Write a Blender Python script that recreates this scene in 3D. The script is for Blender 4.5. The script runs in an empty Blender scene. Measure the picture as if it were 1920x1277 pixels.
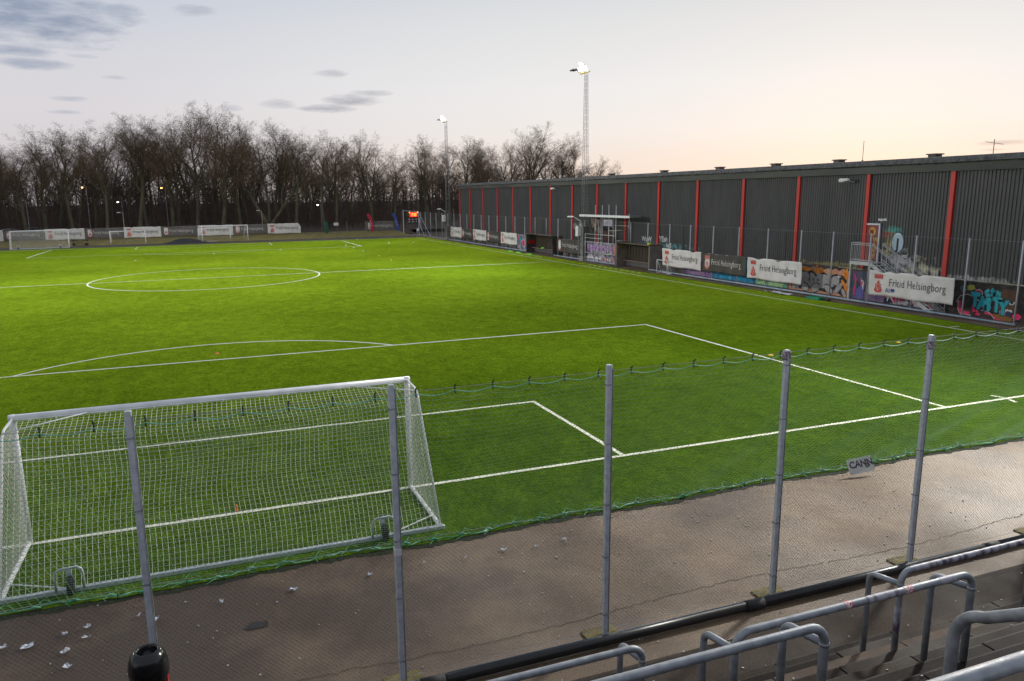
import bpy, math, random
from mathutils import Vector, Matrix
R = math.radians
S = bpy.context.scene
COL = S.collection

# ------------------------------------------------------------------ camera
cam_d = bpy.data.cameras.new("camera")
cam = bpy.data.objects.new("camera", cam_d)
COL.objects.link(cam)
cam_d.sensor_width = 36.0
cam_d.lens = 26.519
cam_d.shift_x, cam_d.shift_y = 0.02298, 0.00494
cam_d.clip_start, cam_d.clip_end = 0.05, 6000
cr = Vector((0.93613972, -0.35134331, -0.01415286))
cu = Vector((0.08067501, 0.17543116, 0.98118064))
cf = Vector((0.34224841, 0.91966395, -0.1925727))
CAMPOS = Vector((-0.16693, -15.56713, 6.34649))
mw = Matrix((cr, cu, -cf)).transposed().to_4x4()
mw.translation = CAMPOS
cam.matrix_world = mw
S.camera = cam

# ------------------------------------------------------------------ view
S.view_settings.view_transform = 'Standard'
S.view_settings.look = 'None'
S.view_settings.exposure = 0.52
S.view_settings.gamma = 1.0

# ------------------------------------------------------------------ world: dusk sky
SUN_AZ, SUN_EL = 47.0, 4.0          # degrees; azimuth from +Y towards +X
W = bpy.data.worlds.new("World")
S.world = W
W.use_nodes = True
nt = W.node_tree
nt.nodes.clear()
N = nt.nodes.new
L = nt.links.new


def mth(op, a, b=None, c=None, clamp=False):
    n = N('ShaderNodeMath')
    n.operation = op
    n.use_clamp = clamp
    for i, v in enumerate((a, b, c)):
        if v is None:
            continue
        if isinstance(v, (int, float)):
            n.inputs[i].default_value = v
        else:
            L(v, n.inputs[i])
    return n.outputs[0]


def ramp(fac, stops):
    n = N('ShaderNodeValToRGB')
    el = n.color_ramp.elements
    while len(el) < len(stops):
        el.new(0.5)
    for e, (p, c) in zip(el, stops):
        e.position = p
        e.color = (*c, 1)
    L(fac, n.inputs[0])
    return n.outputs[0]


def mixc(fac, a, b):
    n = N('ShaderNodeMix')
    n.data_type = 'RGBA'
    for i, v in ((0, fac), (6, a), (7, b)):
        if isinstance(v, (int, float)):
            n.inputs[i].default_value = v
        elif isinstance(v, tuple):
            n.inputs[i].default_value = (*v, 1)
        else:
            L(v, n.inputs[i])
    return n.outputs[2]


tc = N('ShaderNodeTexCoord')
sx = N('ShaderNodeSeparateXYZ')
L(tc.outputs['Generated'], sx.inputs[0])
el_ = mth('MULTIPLY', mth('ARCSINE', sx.outputs[2]), 180 / math.pi)
az_ = mth('MULTIPLY', mth('ARCTAN2', sx.outputs[0], sx.outputs[1]), 180 / math.pi)
elf = mth('DIVIDE', el_, 90.0, clamp=True)
cool = ramp(elf, [(0.0, (.66, .60, .64)), (.035, (.74, .69, .72)), (.07, (.76, .73, .765)),
                  (.11, (.71, .715, .77)), (.16, (.57, .635, .75)), (.30, (.42, .46, .55)), (1.0, (.46, .50, .57))])
warm = ramp(elf, [(0.0, (.90, .75, .67)), (.028, (.91, .81, .745)), (.05, (.925, .88, .86)),
                  (.085, (.905, .895, .90)), (.13, (.82, .825, .835)), (.17, (.70, .735, .78)),
                  (.30, (.62, .63, .67)), (1.0, (.46, .50, .57))])
daz = mth('SUBTRACT', az_, SUN_AZ)
cosd = mth('COSINE', mth('MULTIPLY', daz, math.pi / 180))
mr = N('ShaderNodeMapRange')
mr.interpolation_type = 'SMOOTHSTEP'
mr.inputs[1].default_value, mr.inputs[2].default_value = 0.55, 0.99
L(cosd, mr.inputs[0])
base = mixc(mr.outputs[0], cool, warm)
# clouds: soft ragged patches at fixed azimuth / elevation
cmb = N('ShaderNodeCombineXYZ')
L(az_, cmb.inputs[0])
L(mth('MULTIPLY', el_, 4.2), cmb.inputs[1])
nz = N('ShaderNodeTexNoise')
nz.inputs['Scale'].default_value = 0.38
nz.inputs['Detail'].default_value = 6
nz.inputs['Roughness'].default_value = 0.6
L(cmb.outputs[0], nz.inputs['Vector'])
nzc = mth('SUBTRACT', nz.outputs[0], 0.5)
CLOUDS = [(-9.2, 11.3, 6.5, 1.9, 1.0), (-9.98, 9.25, 2.4, 0.45, .8), (-9.2, 8.61, 2.6, 0.42, .7),
          (-3.87, 12.1, 2.0, 0.4, .7), (0.51, 12.35, 1.6, 0.38, .6), (9.43, 8.75, 1.25, 0.33, .75),
          (10.9, 7.0, 2.2, 0.5, .9), (9.0, 6.35, 2.2, 0.33, .9), (12.2, 7.4, 1.7, 0.3, .8), (5.64, 6.64, 1.5, 0.33, .6),
          (2.41, 6.3, 1.0, 0.25, .5), (-6.48, 9.19, 1.2, 0.16, .45), (-7.36, 6.59, 1.3, 0.2, .45),
          (-4.6, 8.0, 0.9, .15, .35), (-7.75, 5.76, 1.2, 0.16, .5), (54.3, 2.87, 1.7, 0.17, .75), (53.6, 2.45, .8, .08, .5)]
acc = None
for (a, e, ra, re, st) in CLOUDS:
    dx = mth('DIVIDE', mth('SUBTRACT', az_, a), ra)
    dy = mth('DIVIDE', mth('SUBTRACT', el_, e), re)
    r2 = mth('ADD', mth('MULTIPLY', dx, dx), mth('MULTIPLY', dy, dy))
    v = mth('SUBTRACT', 1.0, r2)
    v = mth('ADD', v, mth('MULTIPLY', nzc, 2.6))
    v = mth('MULTIPLY', mth('MULTIPLY', v, 0.85, clamp=True), st)
    acc = v if acc is None else mth('MAXIMUM', acc, v)
cloudcol = mixc(mr.outputs[0], (.31, .365, .49), (.45, .43, .45))
base = mixc(mth('MULTIPLY', acc, .95), base, cloudcol)
skyt = N('ShaderNodeTexSky')
skyt.sky_type = 'NISHITA'
skyt.sun_disc = False
skyt.sun_elevation = R(SUN_EL)
skyt.sun_rotation = R(SUN_AZ)
bg1 = N('ShaderNodeBackground')
L(skyt.outputs[0], bg1.inputs[0])
bg1.inputs[1].default_value = 0.05
bg2 = N('ShaderNodeBackground')
L(base, bg2.inputs[0])
bg2.inputs[1].default_value = 0.69
ads = N('ShaderNodeMixShader')
ads.inputs[0].default_value = 0.92
L(bg1.outputs[0], ads.inputs[1])
L(bg2.outputs[0], ads.inputs[2])
wo = N('ShaderNodeOutputWorld')
L(ads.outputs[0], wo.inputs[0])

# ------------------------------------------------------------------ sun (almost set, behind the hall)
sl = bpy.data.lights.new("sun", 'SUN')
sl.energy = 0.5
sl.angle = R(12)
sl.color = (1, .80, .64)
sun = bpy.data.objects.new("sun", sl)
COL.objects.link(sun)
sd = Vector((math.sin(R(SUN_AZ)) * math.cos(R(SUN_EL)), math.cos(R(SUN_AZ)) * math.cos(R(SUN_EL)), math.sin(R(SUN_EL))))
sun.rotation_euler = sd.to_track_quat('Z', 'Y').to_euler()
sun.location = (60, 60, 40)

# ================================================================== helpers
rng = random.Random(7)


class MB:
    """collects vertices and faces; build() makes ONE mesh object"""

    def __init__(s):
        s.v, s.f, s.mi = [], [], []

    def add(s, vs, fs, mi=0):
        o = len(s.v)
        s.v += [tuple(a) for a in vs]
        for f in fs:
            s.f.append(tuple(i + o for i in f))
            s.mi.append(mi)
        return s

    def box(s, c, d, rz=0.0, mi=0, ax=None):
        cx, cy, cz = c
        hx, hy, hz = d[0] / 2, d[1] / 2, d[2] / 2
        if ax is None:
            ca, sa = math.cos(rz), math.sin(rz)
            ax = ((ca, sa, 0), (-sa, ca, 0), (0, 0, 1))
        vs = []
        for k in (-1, 1):
            for j in (-1, 1):
                for i in (-1, 1):
                    vs.append(tuple(c[q] + i * hx * ax[0][q] + j * hy * ax[1][q] + k * hz * ax[2][q] for q in range(3)))
        return s.add(vs, [(0, 2, 3, 1), (4, 5, 7, 6), (0, 1, 5, 4), (2, 6, 7, 3), (0, 4, 6, 2), (1, 3, 7, 5)], mi)

    def bevbox(s, c, d, b=.01, rz=0.0, mi=0):
        """box with chamfered vertical edges and top"""
        hx, hy, hz = d[0] / 2, d[1] / 2, d[2] / 2
        ca, sa = math.cos(rz), math.sin(rz)

        def ring(ix, z):
            o = []
            X, Y = hx - ix, hy - ix
            for (x, y) in ((X - b, -Y), (X, -Y + b), (X, Y - b), (X - b, Y), (-X + b, Y), (-X, Y - b), (-X, -Y + b), (-X + b, -Y)):
                o.append((c[0] + x * ca - y * sa, c[1] + x * sa + y * ca, c[2] + z))
            return o
        vs = ring(0, -hz) + ring(0, hz - b) + ring(b, hz)
        fs = [tuple(range(7, -1, -1)), tuple(range(16, 24))]
        for k in (0, 8):
            for i in range(8):
                j = (i + 1) % 8
                fs.append((k + i, k + j, k + 8 + j, k + 8 + i))
        return s.add(vs, fs, mi)

    def tube(s, pts, r, n=8, mi=0, caps=True):
        P = [Vector(p) for p in pts]
        rad = r if isinstance(r, (list, tuple)) else [r] * len(P)
        vs, fs = [], []
        t0 = (P[1] - P[0]).normalized()
        u = t0.orthogonal().normalized()
        for i, p in enumerate(P):
            if i == 0:
                t = t0
            elif i == len(P) - 1:
                t = (P[i] - P[i - 1]).normalized()
            else:
                t = ((P[i + 1] - P[i]).normalized() + (P[i] - P[i - 1]).normalized())
                t = t.normalized() if t.length > 1e-6 else (P[i] - P[i - 1]).normalized()
            u = (u - t * u.dot(t))
            u = u.normalized() if u.length > 1e-6 else t.orthogonal().normalized()
            w = t.cross(u)
            for k in range(n):
                a = 2 * math.pi * k / n
                q = p + (u * math.cos(a) + w * math.sin(a)) * rad[i]
                vs.append((q.x, q.y, q.z))
        for i in range(len(P) - 1):
            for k in range(n):
                k2 = (k + 1) % n
                fs.append((i * n + k, i * n + k2, (i + 1) * n + k2, (i + 1) * n + k))
        if caps:
            fs.append(tuple(range(n - 1, -1, -1)))
            fs.append(tuple((len(P) - 1) * n + k for k in range(n)))
        return s.add(vs, fs, mi)

    def line(s, a, b, r, mi=0):
        """fast 3-sided wire"""
        ax, ay, az = a
        dx, dy, dz = b[0] - ax, b[1] - ay, b[2] - az
        l = math.sqrt(dx * dx + dy * dy + dz * dz) or 1
        dx, dy, dz = dx / l, dy / l, dz / l
        if abs(dz) < .9:
            ux, uy, uz = -dy, dx, 0
        else:
            ux, uy, uz = 0, -dz, dy
        m = math.sqrt(ux * ux + uy * uy + uz * uz)
        ux, uy, uz = ux / m, uy / m, uz / m
        wx, wy, wz = dy * uz - dz * uy, dz * ux - dx * uz, dx * uy - dy * ux
        o = len(s.v)
        for (px, py, pz) in (a, b):
            for (c, q) in ((1, 0), (-.5, .866), (-.5, -.866)):
                s.v.append((px + r * (c * ux + q * wx), py + r * (c * uy + q * wy), pz + r * (c * uz + q * wz)))
        s.f += [(o, o + 1, o + 4, o + 3), (o + 1, o + 2, o + 5, o + 4), (o + 2, o, o + 3, o + 5)]
        s.mi += [mi] * 3
        return s

    def lathe(s, c, prof, n=20, mi=0):
        vs, fs = [], []
        for (r, z) in prof:
            for k in range(n):
                a = 2 * math.pi * k / n
                vs.append((c[0] + r * math.cos(a), c[1] + r * math.sin(a), c[2] + z))
        for i in range(len(prof) - 1):
            for k in range(n):
                k2 = (k + 1) % n
                fs.append((i * n + k, i * n + k2, (i + 1) * n + k2, (i + 1) * n + k))
        if prof[0][0] > 1e-4:
            fs.append(tuple(range(n - 1, -1, -1)))
        if prof[-1][0] > 1e-4:
            fs.append(tuple((len(prof) - 1) * n + k for k in range(n)))
        return s.add(vs, fs, mi)

    def poly(s, outline, org, xd, yd, th, off=0.0, mi=0, warp=None):
        """outline in (u,v) of plane (org,xd,yd), extruded by th towards the normal xd x yd"""
        xd, yd, org = Vector(xd), Vector(yd), Vector(org)
        nn = xd.cross(yd)
        n = len(outline)
        vs = []
        for k in (off, off + th):
            for (u, v) in outline:
                w = warp(u, v) if warp else 0
                q = org + xd * u + yd * v + nn * (k + w)
                vs.append((q.x, q.y, q.z))
        fs = [tuple(range(n - 1, -1, -1)), tuple(range(n, 2 * n))]
        for i in range(n):
            j = (i + 1) % n
            fs.append((i, j, n + j, n + i))
        return s.add(vs, fs, mi)

    def text(s, body, size, org, xd, yd, th=.003, off=0.0, bold=0.0, mi=0, align='LEFT', warp=None, sx=1.0):
        key = (body, size, round(bold, 4), align)
        if key not in TXT:
            cu_ = bpy.data.curves.new('lettering', 'FONT')
            cu_.body = body
            cu_.size = size
            cu_.align_x = align
            cu_.offset = bold
            cu_.space_character = 1.09 if len(body) > 8 else 1.0
            cu_.resolution_u = 3
            ob = bpy.data.objects.new('lettering', cu_)
            me = bpy.data.meshes.new_from_object(ob)
            TXT[key] = ([v.co.copy() for v in me.vertices], [tuple(p.vertices) for p in me.polygons])
            bpy.data.objects.remove(ob)
            bpy.data.meshes.remove(me)
            bpy.data.curves.remove(cu_)
        vs, fs = TXT[key]
        xd, yd, org = Vector(xd), Vector(yd), Vector(org)
        nn = xd.cross(yd)
        o = []
        for v in vs:
            u = v.x * sx
            w = warp(u, v.y) if warp else 0
            q = org + xd * u + yd * v.y + nn * (off + th + w)
            o.append((q.x, q.y, q.z))
        return s.add(o, fs, mi)

    def build(s, name, mat, parent=None, smooth=False):
        wl = WORLD.get(parent.name, Vector((0, 0, 0))) if parent else Vector((0, 0, 0))
        me = bpy.data.meshes.new(name)
        if parent and wl.length > 0:
            me.from_pydata([(a - wl.x, b - wl.y, c - wl.z) for a, b, c in s.v], [], s.f)
        else:
            me.from_pydata(s.v, [], s.f)
        mats = mat if isinstance(mat, (list, tuple)) else [mat]
        for m in mats:
            me.materials.append(m)
        if len(mats) > 1:
            me.polygons.foreach_set('material_index', s.mi)
        if smooth:
            me.polygons.foreach_set('use_smooth', [True] * len(me.polygons))
        me.update()
        ob = bpy.data.objects.new(name, me)
        COL.objects.link(ob)
        if parent:
            ob.parent = parent
            WORLD[ob.name] = wl.copy()
        return ob


TXT, WORLD = {}, {}


def tag(o, label, cat, group=None):
    o['label'] = label
    o['category'] = cat
    if group:
        o['group'] = group
    return o


def thing(name, label, cat, loc=(0, 0, 0), group=None):
    o = bpy.data.objects.new(name, None)
    o.empty_display_size = .2
    COL.objects.link(o)
    o.location = loc
    WORLD[o.name] = Vector(loc)
    return tag(o, label, cat, group)


def struct(name, mb, m, smooth=False, kind='structure'):
    o = mb.build(name, m, None, smooth)
    o['kind'] = kind
    return o


def dup(root, loc, rz=0.0, label=None, group=None, scale=None):
    r = root.copy()
    COL.objects.link(r)
    r.location = loc
    r.rotation_euler = (0, 0, rz)
    if scale:
        r.scale = scale
    if label:
        r['label'] = label
    if group:
        r['group'] = group
    for ch in list(root.children):
        c = ch.copy()
        COL.objects.link(c)
        c.parent = r
        for g in list(ch.children):
            d = g.copy()
            COL.objects.link(d)
            d.parent = c
    return r


def mat(name, c1, c2=None, scale=5.0, rough=.7, metal=0.0, bump=0.0, detail=4, bscale=None, rough2=None, emit=None,
        stretch=(1, 1, 1), lo=.35, hi=.65, spec=.5):
    m = bpy.data.materials.new(name)
    m.use_nodes = True
    t = m.node_tree
    b = t.nodes['Principled BSDF']
    b.inputs['Roughness'].default_value = rough
    b.inputs['Metallic'].default_value = metal
    b.inputs['Specular IOR Level'].default_value = spec
    b.inputs['Base Color'].default_value = (*c1, 1)
    if c2 is not None or bump or rough2 is not None:
        co = t.nodes.new('ShaderNodeTexCoord')
        mp = t.nodes.new('ShaderNodeMapping')
        mp.inputs['Scale'].default_value = stretch
        t.links.new(co.outputs['Object'], mp.inputs[0])
        nz = t.nodes.new('ShaderNodeTexNoise')
        nz.inputs['Scale'].default_value = scale
        nz.inputs['Detail'].default_value = detail
        t.links.new(mp.outputs[0], nz.inputs['Vector'])
        if c2 is not None:
            rp = t.nodes.new('ShaderNodeValToRGB')
            rp.color_ramp.elements[0].position = lo
            rp.color_ramp.elements[0].color = (*c1, 1)
            rp.color_ramp.elements[1].position = hi
            rp.color_ramp.elements[1].color = (*c2, 1)
            t.links.new(nz.outputs[0], rp.inputs[0])
            t.links.new(rp.outputs[0], b.inputs['Base Color'])
        if rough2 is not None:
            mr_ = t.nodes.new('ShaderNodeMapRange')
            mr_.inputs[1].default_value, mr_.inputs[2].default_value = lo, hi
            mr_.inputs[3].default_value, mr_.inputs[4].default_value = rough, rough2
            t.links.new(nz.outputs[0], mr_.inputs[0])
            t.links.new(mr_.outputs[0], b.inputs['Roughness'])
        if bump:
            n2 = t.nodes.new('ShaderNodeTexNoise')
            n2.inputs['Scale'].default_value = bscale or scale * 6
            n2.inputs['Detail'].default_value = 3
            t.links.new(mp.outputs[0], n2.inputs['Vector'])
            bp = t.nodes.new('ShaderNodeBump')
            bp.inputs['Strength'].default_value = bump
            bp.inputs['Distance'].default_value = .02
            t.links.new(n2.outputs[0], bp.inputs['Height'])
            t.links.new(bp.outputs[0], b.inputs['Normal'])
    if emit:
        b.inputs['Emission Color'].default_value = (*emit[0], 1)
        b.inputs['Emission Strength'].default_value = emit[1]
    return m


# ------------------------------------------------------------------ materials
GALV = mat('galvanised_steel', (.48, .51, .56), (.62, .65, .70), 14, .45, .2, .08, rough2=.6)
GALVD = mat('weathered_steel', (.22, .23, .24), (.38, .39, .41), 9, .5, .3, .08, rough2=.65)
BARR = mat('worn_barrier_steel', (.24, .26, .285), (.36, .38, .41), 10, .42, .35, .08, rough2=.6)
WIRE = mat('fence_wire', (.13, .13, .125), (.18, .18, .17), 3, .6, .2)
WHITE = mat('white_paint', (.72, .73, .75), (.84, .85, .87), 3, .35, bump=.03)
OFFW = mat('dull_white_paint', (.60, .61, .60), (.78, .78, .76), 5, .5, bump=.03)
BLACK = mat('black_plastic', (.012, .012, .013), (.02, .02, .02), 8, .35)
RUBBER = mat('rubber', (.015, .015, .015), (.03, .03, .03), 20, .8)
RED = mat('red_paint', (.60, .030, .022), (.50, .026, .020), 1.2, .5, stretch=(1, 1, .3))
CORDW = mat('net_cord', (.80, .79, .68), (.86, .85, .76), 2, .8)
CORDG = mat('green_net_cord', (.26, .58, .36), (.42, .72, .52), 1.5, .6)
ROPEG = mat('green_rope', (.03, .34, .18), (.30, .62, .42), 3.2, .6)
CONC = mat('grey_concrete', (.20, .19, .175), (.30, .285, .26), 4, .85, bump=.3)
DARKC = mat('dark_sheet', (.06, .062, .065), (.10, .10, .10), 3, .6)


def principled(m):
    return m.node_tree, m.node_tree.nodes['Principled BSDF']


def turf_material():
    m = bpy.data.materials.new('artificial_turf')
    m.use_nodes = True
    t, b = principled(m)
    n = t.nodes.new
    l = t.links.new
    co = n('ShaderNodeTexCoord')

    def noise(sc, det=4, st=None, ro=.55):
        z = n('ShaderNodeTexNoise')
        z.inputs['Scale'].default_value = sc
        z.inputs['Detail'].default_value = det
        z.inputs['Roughness'].default_value = ro
        if st:
            mp = n('ShaderNodeMapping')
            mp.inputs['Scale'].default_value = st
            l(co.outputs['Object'], mp.inputs[0])
            l(mp.outputs[0], z.inputs['Vector'])
        else:
            l(co.outputs['Object'], z.inputs['Vector'])
        return z.outputs[0]
    big = noise(.07, 4)
    mid = noise(1.5, 9, (1, .6, 1), .88)
    tuft = noise(7, 6, (1.3, .7, 1), .8)
    fib = noise(55, 3, (1.5, .8, 1), .7)

    def mx(op, a, c):
        q = n('ShaderNodeMath')
        q.operation = op
        for i, v in enumerate((a, c)):
            if isinstance(v, (int, float)):
                q.inputs[i].default_value = v
            else:
                l(v, q.inputs[i])
        return q.outputs[0]
    s = mx('ADD', mx('MULTIPLY', big, .7), mx('MULTIPLY', mid, 1.3))
    s = mx('ADD', s, mx('MULTIPLY', tuft, 1.1))
    s = mx('ADD', s, mx('MULTIPLY', fib, 1.0))
    s = mx('DIVIDE', s, 4.1)
    rp = n('ShaderNodeValToRGB')
    e = rp.color_ramp.elements
    e[0].position, e[0].color = .40, (.004, .018, .0006, 1)
    e[1].position, e[1].color = .60, (.090, .175, .008, 1)
    x = e.new(.5)
    x.color = (.022, .060, .003, 1)
    l(s, rp.inputs[0])
    l(rp.outputs[0], b.inputs['Base Color'])
    b.inputs['Roughness'].default_value = .9
    b.inputs['Specular IOR Level'].default_value = 0
    sw = n('ShaderNodeMapRange')
    sw.inputs[1].default_value, sw.inputs[2].default_value = .40, .60
    sw.inputs[3].default_value, sw.inputs[4].default_value = .2, 1.0
    l(s, sw.inputs[0])
    l(sw.outputs[0], b.inputs['Sheen Weight'])
    b.inputs['Sheen Tint'].default_value = (.58, .82, .045, 1)
    b.inputs['Sheen Roughness'].default_value = .3
    bp = n('ShaderNodeBump')
    bp.inputs['Strength'].default_value = .5
    bp.inputs['Distance'].default_value = .03
    l(mx('ADD', fib, tuft), bp.inputs['Height'])
    l(bp.outputs[0], b.inputs['Normal'])
    return m


def asphalt_material(name, c1, c2, speck, rlo=.42, rhi=.72, spec=.5, painted_light=False):
    m = bpy.data.materials.new(name)
    m.use_nodes = True
    t, b = principled(m)
    n = t.nodes.new
    l = t.links.new
    co = n('ShaderNodeTexCoord')

    def noise(sc, det=4, ro=.6):
        z = n('ShaderNodeTexNoise')
        z.inputs['Scale'].default_value = sc
        z.inputs['Detail'].default_value = det
        z.inputs['Roughness'].default_value = ro
        l(co.outputs['Object'], z.inputs['Vector'])
        return z.outputs[0]
    big = noise(.35, 5)
    grit = noise(70, 3, .8)
    if painted_light:                      # floodlight from the right painted in: darker left, paler right
        sp = n('ShaderNodeSeparateXYZ')
        l(co.outputs['Object'], sp.inputs[0])
        dm = n('ShaderNodeMapRange')
        dm.inputs[1].default_value, dm.inputs[2].default_value = -2, 14
        dm.inputs[3].default_value, dm.inputs[4].default_value = -.13, .10
        l(sp.outputs[0], dm.inputs[0])
        ad = n('ShaderNodeMath')
        l(big, ad.inputs[0])
        l(dm.outputs[0], ad.inputs[1])
        big = ad.outputs[0]
    rp = n('ShaderNodeValToRGB')
    e = rp.color_ramp.elements
    e[0].position, e[0].color = .36, (*c1, 1)
    e[1].position, e[1].color = .66, (*c2, 1)
    l(big, rp.inputs[0])
    r2 = n('ShaderNodeValToRGB')
    e = r2.color_ramp.elements
    e[0].position, e[0].color = .42, (.45, .45, .45, 1)
    e[1].position, e[1].color = .68, (*speck, 1)
    l(grit, r2.inputs[0])
    mu = n('ShaderNodeMix')
    mu.data_type = 'RGBA'
    mu.blend_type = 'MULTIPLY'
    mu.inputs[0].default_value = 1
    l(rp.outputs[0], mu.inputs[6])
    l(r2.outputs[0], mu.inputs[7])
    l(mu.outputs[2], b.inputs['Base Color'])
    mr_ = n('ShaderNodeMapRange')
    mr_.inputs[1].default_value, mr_.inputs[2].default_value = .35, .62
    mr_.inputs[3].default_value, mr_.inputs[4].default_value = rlo, rhi
    l(noise(.22, 4), mr_.inputs[0])
    l(mr_.outputs[0], b.inputs['Roughness'])
    bp = n('ShaderNodeBump')
    bp.inputs['Strength'].default_value = .55
    bp.inputs['Distance'].default_value = .012
    l(grit, bp.inputs['Height'])
    l(bp.outputs[0], b.inputs['Normal'])
    b.inputs['Specular IOR Level'].default_value = spec
    return m


TURF = turf_material()
ASPH = asphalt_material('brown_asphalt', (.064, .041, .028), (.205, .150, .098), (2.1, 1.95, 1.75), painted_light=True)
APRON = asphalt_material('damp_apron', (.020, .013, .0088), (.058, .038, .025), (1.7, 1.6, 1.45), .55, .9, .25)
STEP = asphalt_material('damp_step_concrete', (.006, .004, .0027), (.022, .0145, .0095), (1.8, 1.7, 1.5), .6, .9, .2)
PATH = asphalt_material('dark_path', (.05, .043, .038), (.09, .075, .065), (1.5, 1.4, 1.35), .5, .9)
SOIL = mat('leaf_litter', (.030, .020, .013), (.075, .050, .030), .8, .95, bump=.5)
BANKG = mat('rough_winter_grass', (.13, .125, .026), (.24, .18, .060), 1.1, .95, bump=.8, bscale=14)
LINE = mat('line_paint', (.62, .64, .50), (.80, .80, .68), 9, .8)

# ================================================================== ground
g = MB()
g.add([(-2500, -400, -.03), (2500, -400, -.03), (2500, 2600, -.03), (-2500, 2600, -.03)], [(0, 1, 2, 3)])
struct('ground', g, SOIL)
g = MB()
g.add([(-70, -9.0, -.012), (36.62, -9.0, -.012), (36.62, 119, -.012), (-70, 119, -.012)], [(0, 1, 2, 3)])
struct('asphalt', g, ASPH)
g = MB()
g.add([(-70, 107.6, -.006), (34.9, 107.6, -.006), (34.9, 114.6, -.006), (-70, 114.6, -.006)], [(0, 1, 2, 3)])
struct('path', g, PATH)
g = MB()
g.add([(-70, -8.6, -.006), (36, -8.6, -.006), (36, -7.47, -.006), (-70, -7.47, -.006)], [(0, 1, 2, 3)])
struct('terrace_apron', g, APRON)

# turf carpet with ragged near edge
g = MB()
xs = [-60 + i * .12 for i in range(int(94.3 / .12) + 1)]
lo, hi = [], []
for i, x in enumerate(xs):
    lo.append((x, -2.78 + .05 * math.sin(x * 1.3) + rng.uniform(-.02, .02), .012))
    hi.append((x, 107.6, .012))
n = len(xs)
g.add(lo + hi, [(i, i + 1, n + i + 1, n + i) for i in range(n - 1)])
# thin dark edge of the carpet
g.add([(p[0], p[1], .012) for p in lo] + [(p[0], p[1], -.011) for p in lo], [(n + i, n + i + 1, i + 1, i) for i in range(n - 1)])
g.add([(34.3, -2.8, .012), (34.3, 107.6, .012), (34.3, 107.6, -.011), (34.3, -2.8, -.011)], [(0, 3, 2, 1)])
struct('artificial_turf_pitch', g, TURF)
# rubber crumb along the turf edge, darkened for the shadow under the net
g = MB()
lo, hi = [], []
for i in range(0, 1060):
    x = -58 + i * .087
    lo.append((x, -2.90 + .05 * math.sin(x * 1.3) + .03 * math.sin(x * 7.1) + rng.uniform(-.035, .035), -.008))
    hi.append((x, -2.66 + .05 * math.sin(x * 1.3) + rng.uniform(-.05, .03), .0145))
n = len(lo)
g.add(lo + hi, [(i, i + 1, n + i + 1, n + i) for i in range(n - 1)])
struct('shaded_rubber_crumb', g, mat('shaded_rubber_crumb', (.006, .009, .004), (.022, .034, .010), 16, .95, bump=.6, bscale=60))

# pitch markings -------------------------------------------------------------
LZ = .017
HW, PL, LW = 32.43, 105.0, .12
g = MB()


def seg(x0, y0, x1, y1, w=LW, ext=0):
    dx, dy = x1 - x0, y1 - y0
    l = math.hypot(dx, dy)
    dx, dy = dx / l, dy / l
    x0, y0, x1, y1 = x0 - dx * ext, y0 - dy * ext, x1 + dx * ext, y1 + dy * ext
    nx, ny = -dy * w / 2, dx * w / 2
    n_ = max(1, int(l / 4))
    for i in range(n_):
        a, b = i / n_, (i + 1) / n_
        ax, ay, bx, by = x0 + (x1 - x0) * a, y0 + (y1 - y0) * a, x0 + (x1 - x0) * b, y0 + (y1 - y0) * b
        g.add([(ax - nx, ay - ny, LZ), (bx - nx, by - ny, LZ), (bx + nx, by + ny, LZ), (ax + nx, ay + ny, LZ)], [(0, 1, 2, 3)])


def arc(cx, cy, r, a0, a1, w=LW, n_=96):
    for i in range(n_):
        a, b = a0 + (a1 - a0) * i / n_, a0 + (a1 - a0) * (i + 1) / n_
        vs = []
        for t, q in ((a, r - w / 2), (b, r - w / 2), (b, r + w / 2), (a, r + w / 2)):
            vs.append((cx + q * math.cos(t), cy + q * math.sin(t), LZ))
        g.add(vs, [(0, 3, 2, 1)])


h = LW / 2
seg(-HW - h, 0, HW + h, 0)
seg(-HW - h, PL, HW + h, PL)
seg(HW, h, HW, PL - h)
seg(-HW, h, -HW, PL - h)
seg(-HW + h, PL / 2, HW - h, PL / 2)
arc(0, PL / 2, 9.15, 0, 2 * math.pi)
for s_, y0 in ((1, 0), (-1, PL)):
    for (bx, by) in ((20.16, 16.5), (9.16, 5.5)):
        seg(bx, y0 + s_ * h, bx, y0 + s_ * (by + h))
        seg(-bx, y0 + s_ * h, -bx, y0 + s_ * (by + h))
        seg(-bx + h, y0 + s_ * by, bx - h, y0 + s_ * by)
    a = math.acos(5.56 / 9.15)
    c0 = math.pi / 2 if s_ > 0 else -math.pi / 2
    arc(0, y0 + s_ * 11, 9.15, c0 - a, c0 + a, n_=40)
seg(22.55, -.42, 22.68, .02 - .12, .1)
seg(22.74, .1, 22.6, .42, .1)
seg(HW + .1, 9.75, HW + .75, 9.75, .1)
# dashed technical areas in front of the dugouts
for y0, y1 in ((58.5, 67.5), (38.6, 47.6)):
    y = y0
    while y < y1:
        seg(33.55, y, 33.55, y + .5, .15)
        y += .95
struct('pitch_markings', g, LINE)

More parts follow.
